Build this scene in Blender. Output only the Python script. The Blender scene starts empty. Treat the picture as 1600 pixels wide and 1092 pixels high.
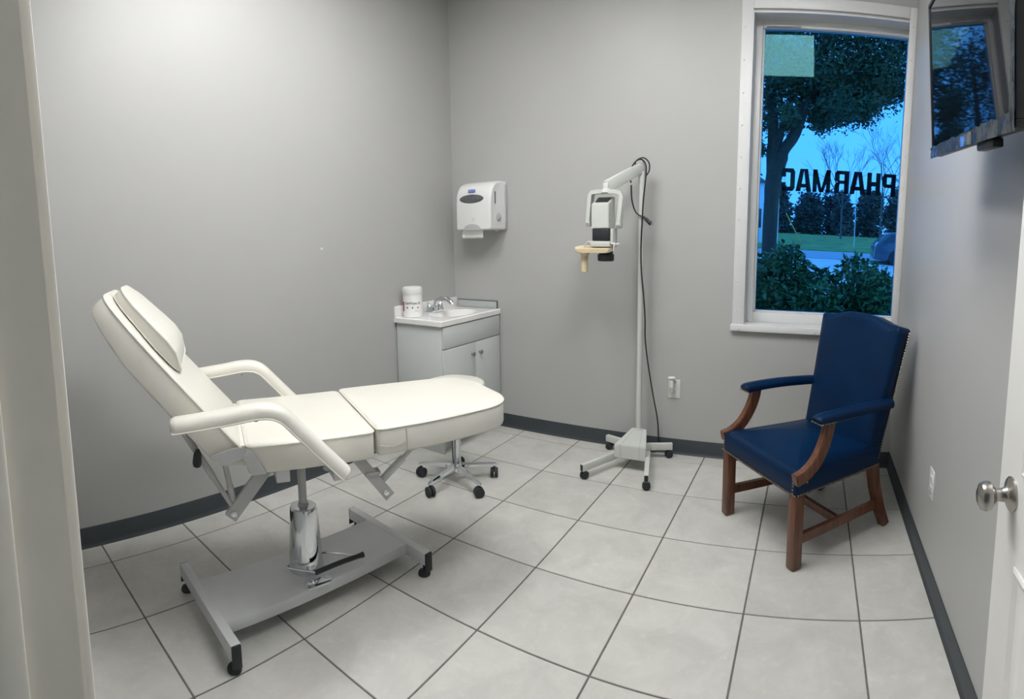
import bpy, bmesh, math, random
from mathutils import Vector, Matrix, noise
R = math.radians
rnd = random.Random(7)
S = bpy.context.scene
C = S.collection

# ------------------------------------------------------------------ camera
# hand-swept phone panorama: central-cylindrical projection, camera in the doorway
cd = bpy.data.cameras.new('camera'); cam = bpy.data.objects.new('camera', cd); C.objects.link(cam)
cd.type = 'PANO'; cd.panorama_type = 'CENTRAL_CYLINDRICAL'
cd.central_cylindrical_range_u_min = -0.94985; cd.central_cylindrical_range_u_max = 0.90475
cd.central_cylindrical_range_v_min = -0.72408; cd.central_cylindrical_range_v_max = 0.54168
cd.central_cylindrical_radius = 1.0
cd.clip_start = 0.01; cd.clip_end = 500
right = Vector((0.86623, 0.49953, -0.010659)); up = Vector((-0.048327, 0.104998, 0.993297)); fwd = Vector((-0.497301, 0.859910, -0.115093))
mw = Matrix((( right.x, up.x, -fwd.x, -0.24706), (right.y, up.y, -fwd.y, -2.47551), (right.z, up.z, -fwd.z, 1.47313), (0, 0, 0, 1)))
cam.matrix_world = mw
S.camera = cam

# ------------------------------------------------------------------ world and exposure
w = bpy.data.worlds.new('dusk_sky'); S.world = w; w.use_nodes = True
wn = w.node_tree.nodes; wl = w.node_tree.links
bg = wn['Background']
tc = wn.new('ShaderNodeTexCoord'); nz = wn.new('ShaderNodeTexNoise'); nz.inputs['Scale'].default_value = 2.2; nz.inputs['Detail'].default_value = 5
rp = wn.new('ShaderNodeValToRGB')
rp.color_ramp.elements[0].position = .35; rp.color_ramp.elements[0].color = (.24, .60, 1.0, 1)
rp.color_ramp.elements[1].position = .75; rp.color_ramp.elements[1].color = (.48, .72, 1.0, 1)
wl.new(tc.outputs['Generated'], nz.inputs['Vector']); wl.new(nz.outputs['Fac'], rp.inputs['Fac']); wl.new(rp.outputs['Color'], bg.inputs['Color'])
bg.inputs['Strength'].default_value = 2.0
S.view_settings.view_transform = 'Standard'; S.view_settings.look = 'None'; S.view_settings.gamma = 1.0
S.view_settings.use_curve_mapping = False; S.view_settings.exposure = 0.1
S.cycles.use_denoising = True
S.cycles.max_bounces = 10; S.cycles.diffuse_bounces = 6; S.cycles.transparent_max_bounces = 24
PANEL = 20.0     # radiance of the two ceiling troffers, above the frame

# ------------------------------------------------------------------ materials
MATS = {}
def mat(name, col, rough=.5, metal=0., var=.06, scale=12., bump=0., bscale=60., coat=0., spec=.5, emit=None, estr=0., trans=0., ior=1.45, rnd_obj=0.):
    if name in MATS: return MATS[name]
    m = bpy.data.materials.new(name); m.use_nodes = True; MATS[name] = m
    n = m.node_tree.nodes; l = m.node_tree.links; b = n['Principled BSDF']
    b.inputs['Roughness'].default_value = rough; b.inputs['Metallic'].default_value = metal
    b.inputs['Specular IOR Level'].default_value = spec; b.inputs['Coat Weight'].default_value = coat
    b.inputs['Transmission Weight'].default_value = trans; b.inputs['IOR'].default_value = ior
    t = n.new('ShaderNodeTexCoord')
    if var > 0 or rnd_obj > 0:
        z = n.new('ShaderNodeTexNoise'); z.inputs['Scale'].default_value = scale; z.inputs['Detail'].default_value = 4
        l.new(t.outputs['Object'], z.inputs['Vector'])
        r = n.new('ShaderNodeValToRGB'); r.color_ramp.elements[0].position = .3; r.color_ramp.elements[1].position = .7
        r.color_ramp.elements[0].color = tuple(c * (1 - var) for c in col) + (1,)
        r.color_ramp.elements[1].color = tuple(min(1, c * (1 + var)) for c in col) + (1,)
        l.new(z.outputs['Fac'], r.inputs['Fac']); out = r.outputs['Color']
        if rnd_obj > 0:
            oi = n.new('ShaderNodeObjectInfo'); mp = n.new('ShaderNodeMapRange')
            mp.inputs['To Min'].default_value = 1 - rnd_obj; mp.inputs['To Max'].default_value = 1 + rnd_obj
            l.new(oi.outputs['Random'], mp.inputs['Value'])
            hs = n.new('ShaderNodeHueSaturation'); l.new(mp.outputs['Result'], hs.inputs['Value']); l.new(out, hs.inputs['Color']); out = hs.outputs['Color']
        l.new(out, b.inputs['Base Color'])
    else:
        b.inputs['Base Color'].default_value = tuple(col) + (1,)
    if bump > 0:
        z2 = n.new('ShaderNodeTexNoise'); z2.inputs['Scale'].default_value = bscale; z2.inputs['Detail'].default_value = 3
        l.new(t.outputs['Object'], z2.inputs['Vector'])
        bp = n.new('ShaderNodeBump'); bp.inputs['Strength'].default_value = bump; bp.inputs['Distance'].default_value = .01
        l.new(z2.outputs['Fac'], bp.inputs['Height']); l.new(bp.outputs['Normal'], b.inputs['Normal'])
    if emit:
        b.inputs['Emission Color'].default_value = tuple(emit) + (1,); b.inputs['Emission Strength'].default_value = estr
    return m

def mat_wood(name, c1, c2):
    m = mat(name, c1, .38, coat=.25); n = m.node_tree.nodes; l = m.node_tree.links; b = n['Principled BSDF']
    t = n.new('ShaderNodeTexCoord'); mp = n.new('ShaderNodeMapping'); mp.inputs['Scale'].default_value = (38, 38, 4)
    z = n.new('ShaderNodeTexNoise'); z.inputs['Scale'].default_value = 1.6; z.inputs['Detail'].default_value = 6; z.inputs['Distortion'].default_value = .6
    r = n.new('ShaderNodeValToRGB'); r.color_ramp.elements[0].position = .32; r.color_ramp.elements[1].position = .72
    r.color_ramp.elements[0].color = tuple(c2) + (1,); r.color_ramp.elements[1].color = tuple(c1) + (1,)
    l.new(t.outputs['Object'], mp.inputs['Vector']); l.new(mp.outputs['Vector'], z.inputs['Vector'])
    l.new(z.outputs['Fac'], r.inputs['Fac']); l.new(r.outputs['Color'], b.inputs['Base Color'])
    return m

def mat_tile(name):
    m = bpy.data.materials.new(name); m.use_nodes = True; MATS[name] = m
    n = m.node_tree.nodes; l = m.node_tree.links; b = n['Principled BSDF']
    g = n.new('ShaderNodeNewGeometry'); oi = n.new('ShaderNodeObjectInfo')
    ad = n.new('ShaderNodeVectorMath'); ad.operation = 'ADD'
    sc = n.new('ShaderNodeVectorMath'); sc.operation = 'SCALE'; sc.inputs[0].default_value = (37, 19, 5)
    l.new(oi.outputs['Random'], sc.inputs['Scale']); l.new(g.outputs['Position'], ad.inputs[0]); l.new(sc.outputs['Vector'], ad.inputs[1])
    z = n.new('ShaderNodeTexNoise'); z.inputs['Scale'].default_value = 5.5; z.inputs['Detail'].default_value = 8; z.inputs['Roughness'].default_value = .62; z.inputs['Distortion'].default_value = .5
    z2 = n.new('ShaderNodeTexNoise'); z2.inputs['Scale'].default_value = 28; z2.inputs['Detail'].default_value = 6
    l.new(ad.outputs['Vector'], z.inputs['Vector']); l.new(ad.outputs['Vector'], z2.inputs['Vector'])
    r = n.new('ShaderNodeValToRGB'); e = r.color_ramp.elements
    e[0].position = .3; e[0].color = (.45, .445, .42, 1); e[1].position = .72; e[1].color = (.57, .56, .53, 1)
    r2 = n.new('ShaderNodeValToRGB'); r2.color_ramp.elements[0].position = .56; r2.color_ramp.elements[0].color = (0, 0, 0, 1)
    r2.color_ramp.elements[1].position = .7; r2.color_ramp.elements[1].color = (.22, .22, .22, 1)
    mx = n.new('ShaderNodeMix'); mx.data_type = 'RGBA'; mx.inputs['B'].default_value = (.66, .645, .61, 1)
    l.new(z.outputs['Fac'], r.inputs['Fac']); l.new(z2.outputs['Fac'], r2.inputs['Fac']); l.new(r2.outputs['Color'], mx.inputs['Factor']); l.new(r.outputs['Color'], mx.inputs['A'])
    hs = n.new('ShaderNodeHueSaturation'); mp = n.new('ShaderNodeMapRange'); mp.inputs['To Min'].default_value = .95; mp.inputs['To Max'].default_value = 1.05
    l.new(oi.outputs['Random'], mp.inputs['Value']); l.new(mp.outputs['Result'], hs.inputs['Value']); l.new(mx.outputs['Result'], hs.inputs['Color'])
    l.new(hs.outputs['Color'], b.inputs['Base Color'])
    b.inputs['Roughness'].default_value = .38; b.inputs['Specular IOR Level'].default_value = .45
    bp = n.new('ShaderNodeBump'); bp.inputs['Strength'].default_value = .08; bp.inputs['Distance'].default_value = .01
    l.new(z2.outputs['Fac'], bp.inputs['Height']); l.new(bp.outputs['Normal'], b.inputs['Normal'])
    return m

def mat_glass(name, tint):
    # thin pane: tinted see-through plus Fresnel reflection
    m = bpy.data.materials.new(name); m.use_nodes = True; MATS[name] = m
    n = m.node_tree.nodes; l = m.node_tree.links; n.remove(n['Principled BSDF'])
    tr = n.new('ShaderNodeBsdfTransparent'); gl = n.new('ShaderNodeBsdfGlossy'); gl.inputs['Roughness'].default_value = .015
    fr = n.new('ShaderNodeFresnel'); fr.inputs['IOR'].default_value = 1.5; mx = n.new('ShaderNodeMixShader')
    z = n.new('ShaderNodeTexNoise'); z.inputs['Scale'].default_value = 3; t = n.new('ShaderNodeTexCoord'); l.new(t.outputs['Object'], z.inputs['Vector'])
    r = n.new('ShaderNodeValToRGB'); r.color_ramp.elements[0].color = tuple(c * .97 for c in tint) + (1,); r.color_ramp.elements[1].color = tuple(tint) + (1,)
    l.new(z.outputs['Fac'], r.inputs['Fac']); l.new(r.outputs['Color'], tr.inputs['Color'])
    gl.inputs['Color'].default_value = (.11, .24, .19, 1)
    l.new(fr.outputs['Fac'], mx.inputs['Fac']); l.new(tr.outputs['BSDF'], mx.inputs[1]); l.new(gl.outputs['BSDF'], mx.inputs[2])
    l.new(mx.outputs['Shader'], n['Material Output'].inputs['Surface'])
    return m

WALL = mat('wall_paint', (.415, .413, .405), .42, var=.015, scale=2.5, bump=.03, bscale=220, spec=.5)
BASE = mat('slate_vinyl', (.042, .051, .058), .45, var=.05)
GROUT = mat('grout', (.13, .125, .12), .8, var=.15, scale=40)
TILE = mat_tile('floor_tile')
CEIL = mat('ceiling_white', (.74, .74, .72), .8, var=.02)
TRIM = mat('trim_white', (.65, .655, .66), .38, var=.015)
DOORP = mat('door_white', (.80, .79, .765), .35, var=.012)
JAMB = mat('jamb_paint', (.68, .655, .59), .38, var=.03, scale=5)
LEATH = mat('cream_leather', (.70, .68, .615), .36, var=.02, scale=6, bump=.10, bscale=350, coat=.08)
LEATHD = mat('cream_seam', (.62, .59, .52), .5, var=.05)
BLUE = mat('blue_leather', (.0014, .0165, .056), .40, var=.12, scale=7, bump=.10, bscale=300, spec=.16)
WOOD = mat_wood('mahogany', (.175, .066, .030), (.065, .025, .013))
BRASS = mat('antique_brass', (.42, .33, .20), .35, metal=.9, var=.1)
CHROME = mat('chrome', (.72, .74, .76), .07, metal=1, var=.01)
NICKEL = mat('brushed_nickel', (.40, .38, .35), .27, metal=1, var=.05, scale=30)
STEEL = mat('grey_steel_paint', (.42, .42, .41), .42, var=.04, metal=.15)
SILVER = mat('silver_powder_coat', (.56, .57, .575), .42, var=.03, metal=.2)
BLACKP = mat('black_plastic', (.016, .018, .021), .45, var=.1)
RUBBER = mat('dark_rubber', (.022, .025, .029), .62, var=.15)
WHITEP = mat('white_plastic', (.68, .68, .675), .32, var=.015)
GREYP = mat('grey_plastic', (.42, .43, .43), .4, var=.03)
SMOKE = mat('smoked_plastic', (.10, .105, .11), .25, var=.2, scale=60)
CABW = mat('cabinet_white', (.54, .565, .555), .42, var=.01)
MARBLE = mat('cultured_marble', (.80, .79, .775), .18, var=.02, scale=8, coat=.3)
STANDW = mat('stand_paint', (.54, .555, .525), .4, var=.02)
CREAMP = mat('cream_plastic', (.66, .55, .36), .42, var=.04)
SPLASH = mat('side_splash', (.42, .45, .44), .2, var=.03)
SCREEN = mat('tv_screen', (.003, .004, .006), .03, var=0, spec=.22)
FILM = mat('film', (.10, .115, .13), .12, var=.35, scale=18, bump=.6, bscale=14, spec=.8)
LABELW = mat('paper_white', (.83, .83, .82), .5, var=.01)
PINK = mat('label_pink', (.50, .035, .10), .5, var=.03)
INK = mat('ink', (.02, .02, .025), .5, var=0)
LBLUE = mat('logo_blue', (.07, .10, .42), .4, var=.05)
PAPER = mat('paper_towel', (.82, .82, .80), .9, var=.02, bump=.2, bscale=120)
LETTER = mat('window_vinyl', (.012, .014, .018), .6, var=.05)
AMBER = mat('scent_oil', (.50, .48, .36), .12, var=.05)
EMIT = mat('diffuser', (.9, .9, .9), .5, var=0, emit=(1.0, 1.0, .985), estr=PANEL)
GLASS = mat_glass('tinted_glass', (.42, .72, 1.0))

# ------------------------------------------------------------------ geometry helpers
def new(): return bmesh.new()
def apply(bm, vs, M):
    if M is not None:
        for v in vs: v.co = M @ v.co
def box(bm, lo, hi, bev=0., seg=2, M=None):
    r = bmesh.ops.create_cube(bm, size=1.0); vs = r['verts']
    c = [(a + b) / 2 for a, b in zip(lo, hi)]; s = [abs(b - a) for a, b in zip(lo, hi)]
    for v in vs: v.co = Vector((c[0] + v.co.x * s[0], c[1] + v.co.y * s[1], c[2] + v.co.z * s[2]))
    if bev > 0:
        es = list({e for v in vs for e in v.link_edges})
        q = bmesh.ops.bevel(bm, geom=es, offset=min(bev, min(s) * .49), offset_type='OFFSET', segments=seg, profile=.5, affect='EDGES', clamp_overlap=True)
        fs = set(q['faces']); vs = list({v for f in fs for v in f.verts} | {v for v in vs if v.is_valid})
    apply(bm, vs, M)
def rings(bm, rs, caps=True, closed=False):
    L = [[bm.verts.new(p) for p in r] for r in rs]
    n = len(L[0]); m = len(L)
    for i in range(m if closed else m - 1):
        a = L[i]; b = L[(i + 1) % m]
        for j in range(n):
            k = (j + 1) % n
            try: bm.faces.new((a[j], a[k], b[k], b[j]))
            except ValueError: pass
    if caps and not closed:
        bm.faces.new(list(reversed(L[0]))); bm.faces.new(L[-1])
def lathe(bm, prof, seg=24, M=None):
    rs = []
    for r, z in prof:
        r = max(r, 1e-4)
        ring = [Vector((r * math.cos(2 * math.pi * k / seg), r * math.sin(2 * math.pi * k / seg), z)) for k in range(seg)]
        rs.append([M @ p for p in ring] if M is not None else ring)
    rings(bm, rs)
def smooth_path(pts, n=6, closed=False):
    P = [Vector(p) for p in pts]; out = []; m = len(P)
    for i in range(m if closed else m - 1):
        g = (lambda k: P[k % m]) if closed else (lambda k: P[max(0, min(m - 1, k))])
        p0, p1, p2, p3 = g(i - 1), g(i), g(i + 1), g(i + 2)
        for k in range(n):
            t = k / n
            out.append(.5 * ((2 * p1) + (p2 - p0) * t + (2 * p0 - 5 * p1 + 4 * p2 - p3) * t * t + (3 * p1 - p0 - 3 * p2 + p3) * t ** 3))
    if not closed: out.append(P[-1])
    return out
def tube(bm, pts, r, seg=8, closed=False):
    P = [Vector(p) for p in pts]; m = len(P); rr = r if isinstance(r, (list, tuple)) else [r] * m
    def tan(i):
        a = P[(i - 1) % m] if closed else P[max(0, i - 1)]; b = P[(i + 1) % m] if closed else P[min(m - 1, i + 1)]
        d = b - a
        return d.normalized() if d.length > 1e-9 else Vector((0, 0, 1))
    t = tan(0); x = t.orthogonal().normalized(); rs = []
    for i in range(m):
        t = tan(i); x = (x - t * x.dot(t)); x = x.normalized() if x.length > 1e-6 else t.orthogonal().normalized(); y = t.cross(x)
        rs.append([P[i] + (x * math.cos(2 * math.pi * k / seg) + y * math.sin(2 * math.pi * k / seg)) * rr[i] for k in range(seg)])
    rings(bm, rs, closed=closed)
def sweep(bm, pts, sec, side, scales=None):
    """sec = [(a, b)] in (side, normal) axes; side = fixed vector"""
    P = [Vector(p) for p in pts]; m = len(P); side = Vector(side).normalized(); rs = []
    for i in range(m):
        t = (P[min(m - 1, i + 1)] - P[max(0, i - 1)]).normalized(); nrm = t.cross(side).normalized(); s = scales[i] if scales else 1
        rs.append([P[i] + side * (a * s) + nrm * (b * s) for a, b in sec])
    rings(bm, rs)
def prism(bm, poly, z0, z1, M=None, bev=0.):
    lo = [bm.verts.new((x, y, z0)) for x, y in poly]; hi = [bm.verts.new((x, y, z1)) for x, y in poly]; n = len(poly)
    bm.faces.new(list(reversed(lo))); bm.faces.new(hi)
    for j in range(n): bm.faces.new((lo[j], lo[(j + 1) % n], hi[(j + 1) % n], hi[j]))
    vs = lo + hi
    if bev > 0:
        es = [e for v in lo for e in v.link_edges if e.other_vert(v) in lo] + [e for v in hi for e in v.link_edges if e.other_vert(v) in hi]
        q = bmesh.ops.bevel(bm, geom=list(set(es)), offset=bev, offset_type='OFFSET', segments=2, profile=.5, affect='EDGES')
        vs = list({v for f in q['faces'] for v in f.verts} | {v for v in vs if v.is_valid})
        vs = list({w_ for v in vs for f in v.link_faces for w_ in f.verts})
    apply(bm, vs, M)
def rpoly(pts, rad, seg=6):
    n = len(pts); out = []; rad = rad if isinstance(rad, (list, tuple)) else [rad] * n
    for i in range(n):
        p = Vector(pts[i]); a = Vector(pts[i - 1]) - p; b = Vector(pts[(i + 1) % n]) - p; r = rad[i]
        if r <= 0: out.append(tuple(p)); continue
        d = min(r, a.length * .49, b.length * .49); A = p + a.normalized() * d; B = p + b.normalized() * d
        for k in range(seg + 1):
            t = k / seg; q = A * (1 - t) ** 2 + p * (2 * t * (1 - t) * 1.0) + B * t * t
            out.append((q.x, q.y))
    return out
def inset(poly, d):
    n = len(poly); out = []
    for i in range(n):
        p = Vector(poly[i]); a = (p - Vector(poly[i - 1])); b = (Vector(poly[(i + 1) % n]) - p)
        t = (a.normalized() if a.length > 1e-9 else Vector((0, 0))) + (b.normalized() if b.length > 1e-9 else Vector((0, 0)))
        t = t.normalized() if t.length > 1e-9 else Vector((1, 0))
        out.append((p.x - t.y * d, p.y + t.x * d))
    return out
def pad(bm, poly, prof, crown=0., M=None, zf=None):
    """upholstered cushion: CCW outline, prof = [(inset, z)] bottom to top, domed top; zf(x, y, t) adds height, t = 0 bottom .. 1 top"""
    z0 = prof[0][1]; z1 = prof[-1][1]; rs = []
    def add(q, z):
        ring = []
        for x, y in q:
            zz = z + (zf(x, y, (z - z0) / (z1 - z0)) if zf else 0)
            p = Vector((x, y, zz)); ring.append(M @ p if M is not None else p)
        rs.append(ring)
    base = inset(poly, prof[0][0]); cx = sum(p[0] for p in poly) / len(poly); cy = sum(p[1] for p in poly) / len(poly)
    for f in (.15, .6): add([(cx + (x - cx) * f, cy + (y - cy) * f) for x, y in base], z0)
    for i, z in prof: add(inset(poly, i), z)
    top = inset(poly, prof[-1][0])
    hx = max(abs(p[0] - cx) for p in top); hy = max(abs(p[1] - cy) for p in top)
    for f in (.96, .90, .82, .72, .6, .45, .28, .1):
        ring = []
        for x, y in top:
            X, Y = cx + (x - cx) * f, cy + (y - cy) * f
            a, b = min(1, abs(X - cx) / hx), min(1, abs(Y - cy) / hy)
            zz = z1 + crown * (1 - a ** 2.4) * (1 - b ** 2.4) + (zf(X, Y, 1) if zf else 0)
            p = Vector((X, Y, zz)); ring.append(M @ p if M is not None else p)
        rs.append(ring)
    rings(bm, rs)
def obj(name, bm, m, parent=None, ang=35, kind=None, label=None, loc=None, rotz=None):
    bmesh.ops.recalc_face_normals(bm, faces=bm.faces)
    me = bpy.data.meshes.new(name); bm.to_mesh(me); bm.free()
    me.materials.append(m)
    if ang:
        for p in me.polygons: p.use_smooth = True
        me.set_sharp_from_angle(angle=R(ang))
    o = bpy.data.objects.new(name, me); C.objects.link(o)
    if parent: o.parent = parent
    if loc: o.location = loc
    if rotz is not None: o.rotation_euler = (0, 0, rotz)
    if kind: o['kind'] = kind
    if label: o['label'] = label
    return o
def thing(name, label, cat, loc=(0, 0, 0), rotz=0., group=None, kind=None):
    o = bpy.data.objects.new(name, None); C.objects.link(o); o.empty_display_size = .05
    o.location = loc; o.rotation_euler = (0, 0, rotz); o['label'] = label
    if cat: o['category'] = cat
    if group: o['group'] = group
    if kind: o['kind'] = kind
    return o
def tag(o, label, cat, group=None):
    o['label'] = label; o['category'] = cat
    if group: o['group'] = group
    return o
def dup(o, parent, loc=None):
    c = o.copy(); C.objects.link(c); c.parent = parent
    if loc is not None: c.location = loc
    return c
def P_box(name, lo, hi, m, parent=None, bev=.002, **k):
    bm = new(); box(bm, lo, hi, bev); return obj(name, bm, m, parent, **k)
def struct(o, label):
    o['kind'] = 'structure'; o['label'] = label; return o
def text_mesh(txt, size, depth=.0006, bold=0., xs=1., font_space=1.):
    cu = bpy.data.curves.new('t', 'FONT'); cu.body = txt; cu.size = size; cu.extrude = depth; cu.offset = bold; cu.space_character = font_space
    cu.align_x = 'CENTER'; cu.align_y = 'CENTER'; cu.resolution_u = 3
    t = bpy.data.objects.new('t', cu); C.objects.link(t); bpy.context.view_layer.update()
    me = bpy.data.meshes.new_from_object(t.evaluated_get(bpy.context.evaluated_depsgraph_get()))
    bpy.data.objects.remove(t); bpy.data.curves.remove(cu)
    for v in me.vertices: v.co.x *= xs
    return me
def rotmat(ex, ey, ez, o):
    return Matrix(((ex[0], ey[0], ez[0], o[0]), (ex[1], ey[1], ez[1], o[1]), (ex[2], ey[2], ez[2], o[2]), (0, 0, 0, 1)))
T3 = Matrix.Translation
RX = lambda a: Matrix.Rotation(a, 4, 'X')
RY = lambda a: Matrix.Rotation(a, 4, 'Y')
RZ = lambda a: Matrix.Rotation(a, 4, 'Z')
def zto(p, q):
    """matrix taking +Z unit axis at origin to the segment p -> q (unit scale)"""
    d = Vector(q) - Vector(p); return T3(Vector(p)) @ d.to_track_quat('Z', 'Y').to_matrix().to_4x4()

# ------------------------------------------------------------------ room shell
XL, XR, YB, YF, ZC = -2.925, .315, 1.042, -2.392, 3.32
T = .4572
YHALL = -3.9
OX0, OX1, OZ0, OZ1 = -.69, .30, .905, 2.85         # window opening
DX0, DX1, DZ = -.72, .205, 2.13                    # door opening

fl = struct(P_box('floor', (XL - .1, YHALL - .1, -.08), (1.2, YB + .2, -.003), GROUT, bev=0), 'light grey ceramic tile floor with dark grout')
tile_cache = {}
def tile(x0, x1, y0, y1):
    k = (round(x1 - x0, 3), round(y1 - y0, 3)); g = .0035
    if k not in tile_cache:
        bm = new(); a, b = k[0] / 2 - g, k[1] / 2 - g
        box(bm, (-a, -b, -.006), (a, b, 0), .0016, 1)
        me = bpy.data.meshes.new('tile'); bm.to_mesh(me); bm.free(); me.materials.append(TILE); tile_cache[k] = me
    o = bpy.data.objects.new('tile', tile_cache[k]); C.objects.link(o); o.parent = fl
    o.location = ((x0 + x1) / 2, (y0 + y1) / 2, 0)
for i in range(-7, 3):
    for j in range(-9, 3):
        x0, x1, y0, y1 = max(i * T, XL), min((i + 1) * T, XR), max(j * T, YHALL), min((j + 1) * T, YB)
        if j * T < YF - .3: x0, x1 = max(i * T, -2.2), min((i + 1) * T, 1.1)
        if x1 - x0 > .02 and y1 - y0 > .02: tile(x0, x1, y0, y1)

ZT = ZC + .1
bm = new(); box(bm, (XL - .12, YF - .12, 0), (XL, YB + .21, ZT)); wl_ = struct(obj('wall_left', bm, WALL, ang=None), 'grey painted wall behind the treatment chair')
bm = new(); prism(bm, [(-.006, -.009), (.004, -.012), (.009, -.002), (.003, .010), (-.005, .007)], 0, .0012, M=T3((XL, -.30, 1.43)) @ RY(R(90)))
obj('paint_chip', bm, TRIM, wl_, ang=None)
bm = new(); box(bm, (XR, YF - .12, 0), (XR + .12, YB + .21, ZT)); struct(obj('wall_right', bm, WALL, ang=None), 'grey painted wall that carries the television')
bm = new()
box(bm, (XL - .12, YB, 0), (OX0, YB + .21, ZT)); box(bm, (OX1, YB, 0), (XR + .12, YB + .21, ZT))
box(bm, (OX0, YB, 0), (OX1, YB + .21, OZ0)); box(bm, (OX0, YB, OZ1), (OX1, YB + .21, ZT))
struct(obj('wall_back', bm, WALL, ang=None), 'grey painted wall with the window and the sink corner')
bm = new()
box(bm, (XL, YF - .12, 0), (DX0 - .02, YF, ZT)); box(bm, (DX1 + .02, YF - .12, 0), (XR, YF, ZT)); box(bm, (DX0 - .02, YF - .12, DZ + .02), (DX1 + .02, YF, ZT))
struct(obj('wall_front', bm, WALL, ang=None), 'grey painted wall with the doorway')
bm = new(); box(bm, (XL - .12, YF - .12, ZC), (XR + .12, YB + .21, ZC + .1)); struct(obj('ceiling', bm, CEIL, ang=None), 'white ceiling')
# corridor behind the doorway
bm = new(); box(bm, (-2.3, YHALL - .12, 0), (1.2, YHALL, 2.75)); box(bm, (-2.3, YHALL, 0), (-2.2, YF - .12, 2.75)); box(bm, (1.1, YHALL, 0), (1.2, YF - .12, 2.75))
struct(obj('wall_corridor', bm, WALL, ang=None), 'grey corridor walls outside the doorway')
bm = new(); box(bm, (-2.3, YHALL - .12, 2.7), (1.2, YF - .12, 2.8)); struct(obj('ceiling_corridor', bm, CEIL, ang=None), 'white corridor ceiling')

# baseboards: vinyl cove with a small toe
def cove(name, p, q, inward, label):
    prof = [(0, 0), (.016, 0), (.014, .004), (.008, .012), (.006, .022), (.006, .100), (.004, .1035), (0, .1035)]
    d = Vector(q) - Vector(p); n = Vector(inward)
    rs = [[Vector((e[0], e[1], 0)) + n * a + Vector((0, 0, b)) for a, b in prof] for e in (p, q)]
    bm = new(); rings(bm, rs); return struct(obj(name, bm, BASE, ang=30), label)
cove('baseboard_left', (XL, YF + .001), (XL, YB), (1, 0, 0), 'dark slate cove base along the left wall')
cove('baseboard_back', (XL, YB), (XR, YB), (0, -1, 0), 'dark slate cove base under the window')
cove('baseboard_right', (XR, YB), (XR, YF + .001), (-1, 0, 0), 'dark slate cove base under the television wall')

# ceiling troffers
def troffer(x, y, label, side):
    t = thing(side + '_troffer_offscreen', label, 'light', (x, y, ZC), group='ceiling troffers')
    bm = new(); W, H, b = .305, .635, .02
    for lo, hi in (((-W, -H, -.05), (-W + b, H, 0)), ((W - b, -H, -.05), (W, H, 0)), ((-W + b, -H, -.05), (W - b, -H + b, 0)), ((-W + b, H - b, -.05), (W - b, H, 0))): box(bm, lo, hi, .002)
    obj('frame', bm, TRIM, t)
    P_box(side + '_diffuser_offscreen', (-W + b, -H + b, -.055), (W - b, H - b, -.008), EMIT, t, bev=.01)
troffer(-.63, -.83, 'white fluorescent ceiling troffer whose reflection shows in the window glass', 'window_side')
troffer(-1.85, -.83, 'white fluorescent ceiling troffer above the treatment chair', 'wall_side')

# ------------------------------------------------------------------ window
win = thing('window_1', 'tall fixed window with white metal trim and blue-tinted glass', None, (0, 0, 0), kind='structure')
bm = new()
box(bm, (OX0, YB - .012, OZ0), (OX0 + .008, YB + .20, OZ1)); box(bm, (OX1 - .008, YB, OZ0), (OX1, YB + .20, OZ1)); box(bm, (OX0, YB - .004, OZ1 - .008), (OX1, YB + .20, OZ1))
obj('jamb_liner', bm, TRIM, win, ang=None)
P_box('sill', (-.765, YB - .035, OZ0 - .03), (XR - .002, YB + .20, OZ0 + .012), TRIM, win, .004)
yg0, yg1 = YB + .125, YB + .19
def bar(name, lo, hi): P_box(name, lo, hi, TRIM, win, .004)
bar('frame_stile', (OX0 + .008, yg0, OZ0 + .012), (-.640, yg1, OZ1 - .008)); bar('frame_stile', (.2945, yg0, OZ0 + .012), (OX1 - .008 + .001, yg1, OZ1 - .008))
bar('frame_rail', (-.640, yg0, OZ0 + .012), (.2945, yg1, .985)); bar('frame_rail', (-.640, yg0, 2.80), (.2945, yg1, OZ1 - .008))
bar('glazing_bead', (-.640, yg0 + .02, .985), (-.628, yg1, 2.80)); bar('glazing_bead', (-.628, yg0 + .02, .985), (.2945, yg1, .995))
P_box('glass', (-.629, YB + .158, .99), (.296, YB + .163, 2.805), GLASS, win, bev=0)
P_box('latch_track', (-.615, YB + .11, 2.803), (-.40, YB + .127, 2.812), GREYP, win, .001)
bar('trim_strip', (-.757, YB - .014, OZ0 + .012), (OX0 + .004, YB, 2.93)); bar('trim_strip', (.268, YB - .014, OZ0 + .012), (XR - .0005, YB, 2.93))
bar('trim_strip', (OX0 + .004, YB - .014, OZ1 + .012), (.268, YB, 2.93))
bm = new(); lathe(bm, [(.0065, 0), (.006, .003), (.003, .005), (.0004, .0055)], 10, M=RX(R(90)))
cap0 = obj('screw_cap', bm, TRIM, win, loc=(-.735, YB - .014, 1.0))
for k in range(10):
    if k: dup(cap0, win, (-.735, YB - .014, 1.0 + k * .195))
    dup(cap0, win, (.290, YB - .014, 1.06 + k * .195))
bm = new(); lathe(bm, [(.005, 0), (.004, .002)], 8, M=RX(R(90)))
sc0 = obj('sill_screw', bm, GREYP, win, loc=(-.71, YB - .035, .885)); dup(sc0, win, (-.22, YB - .035, .885))

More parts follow.
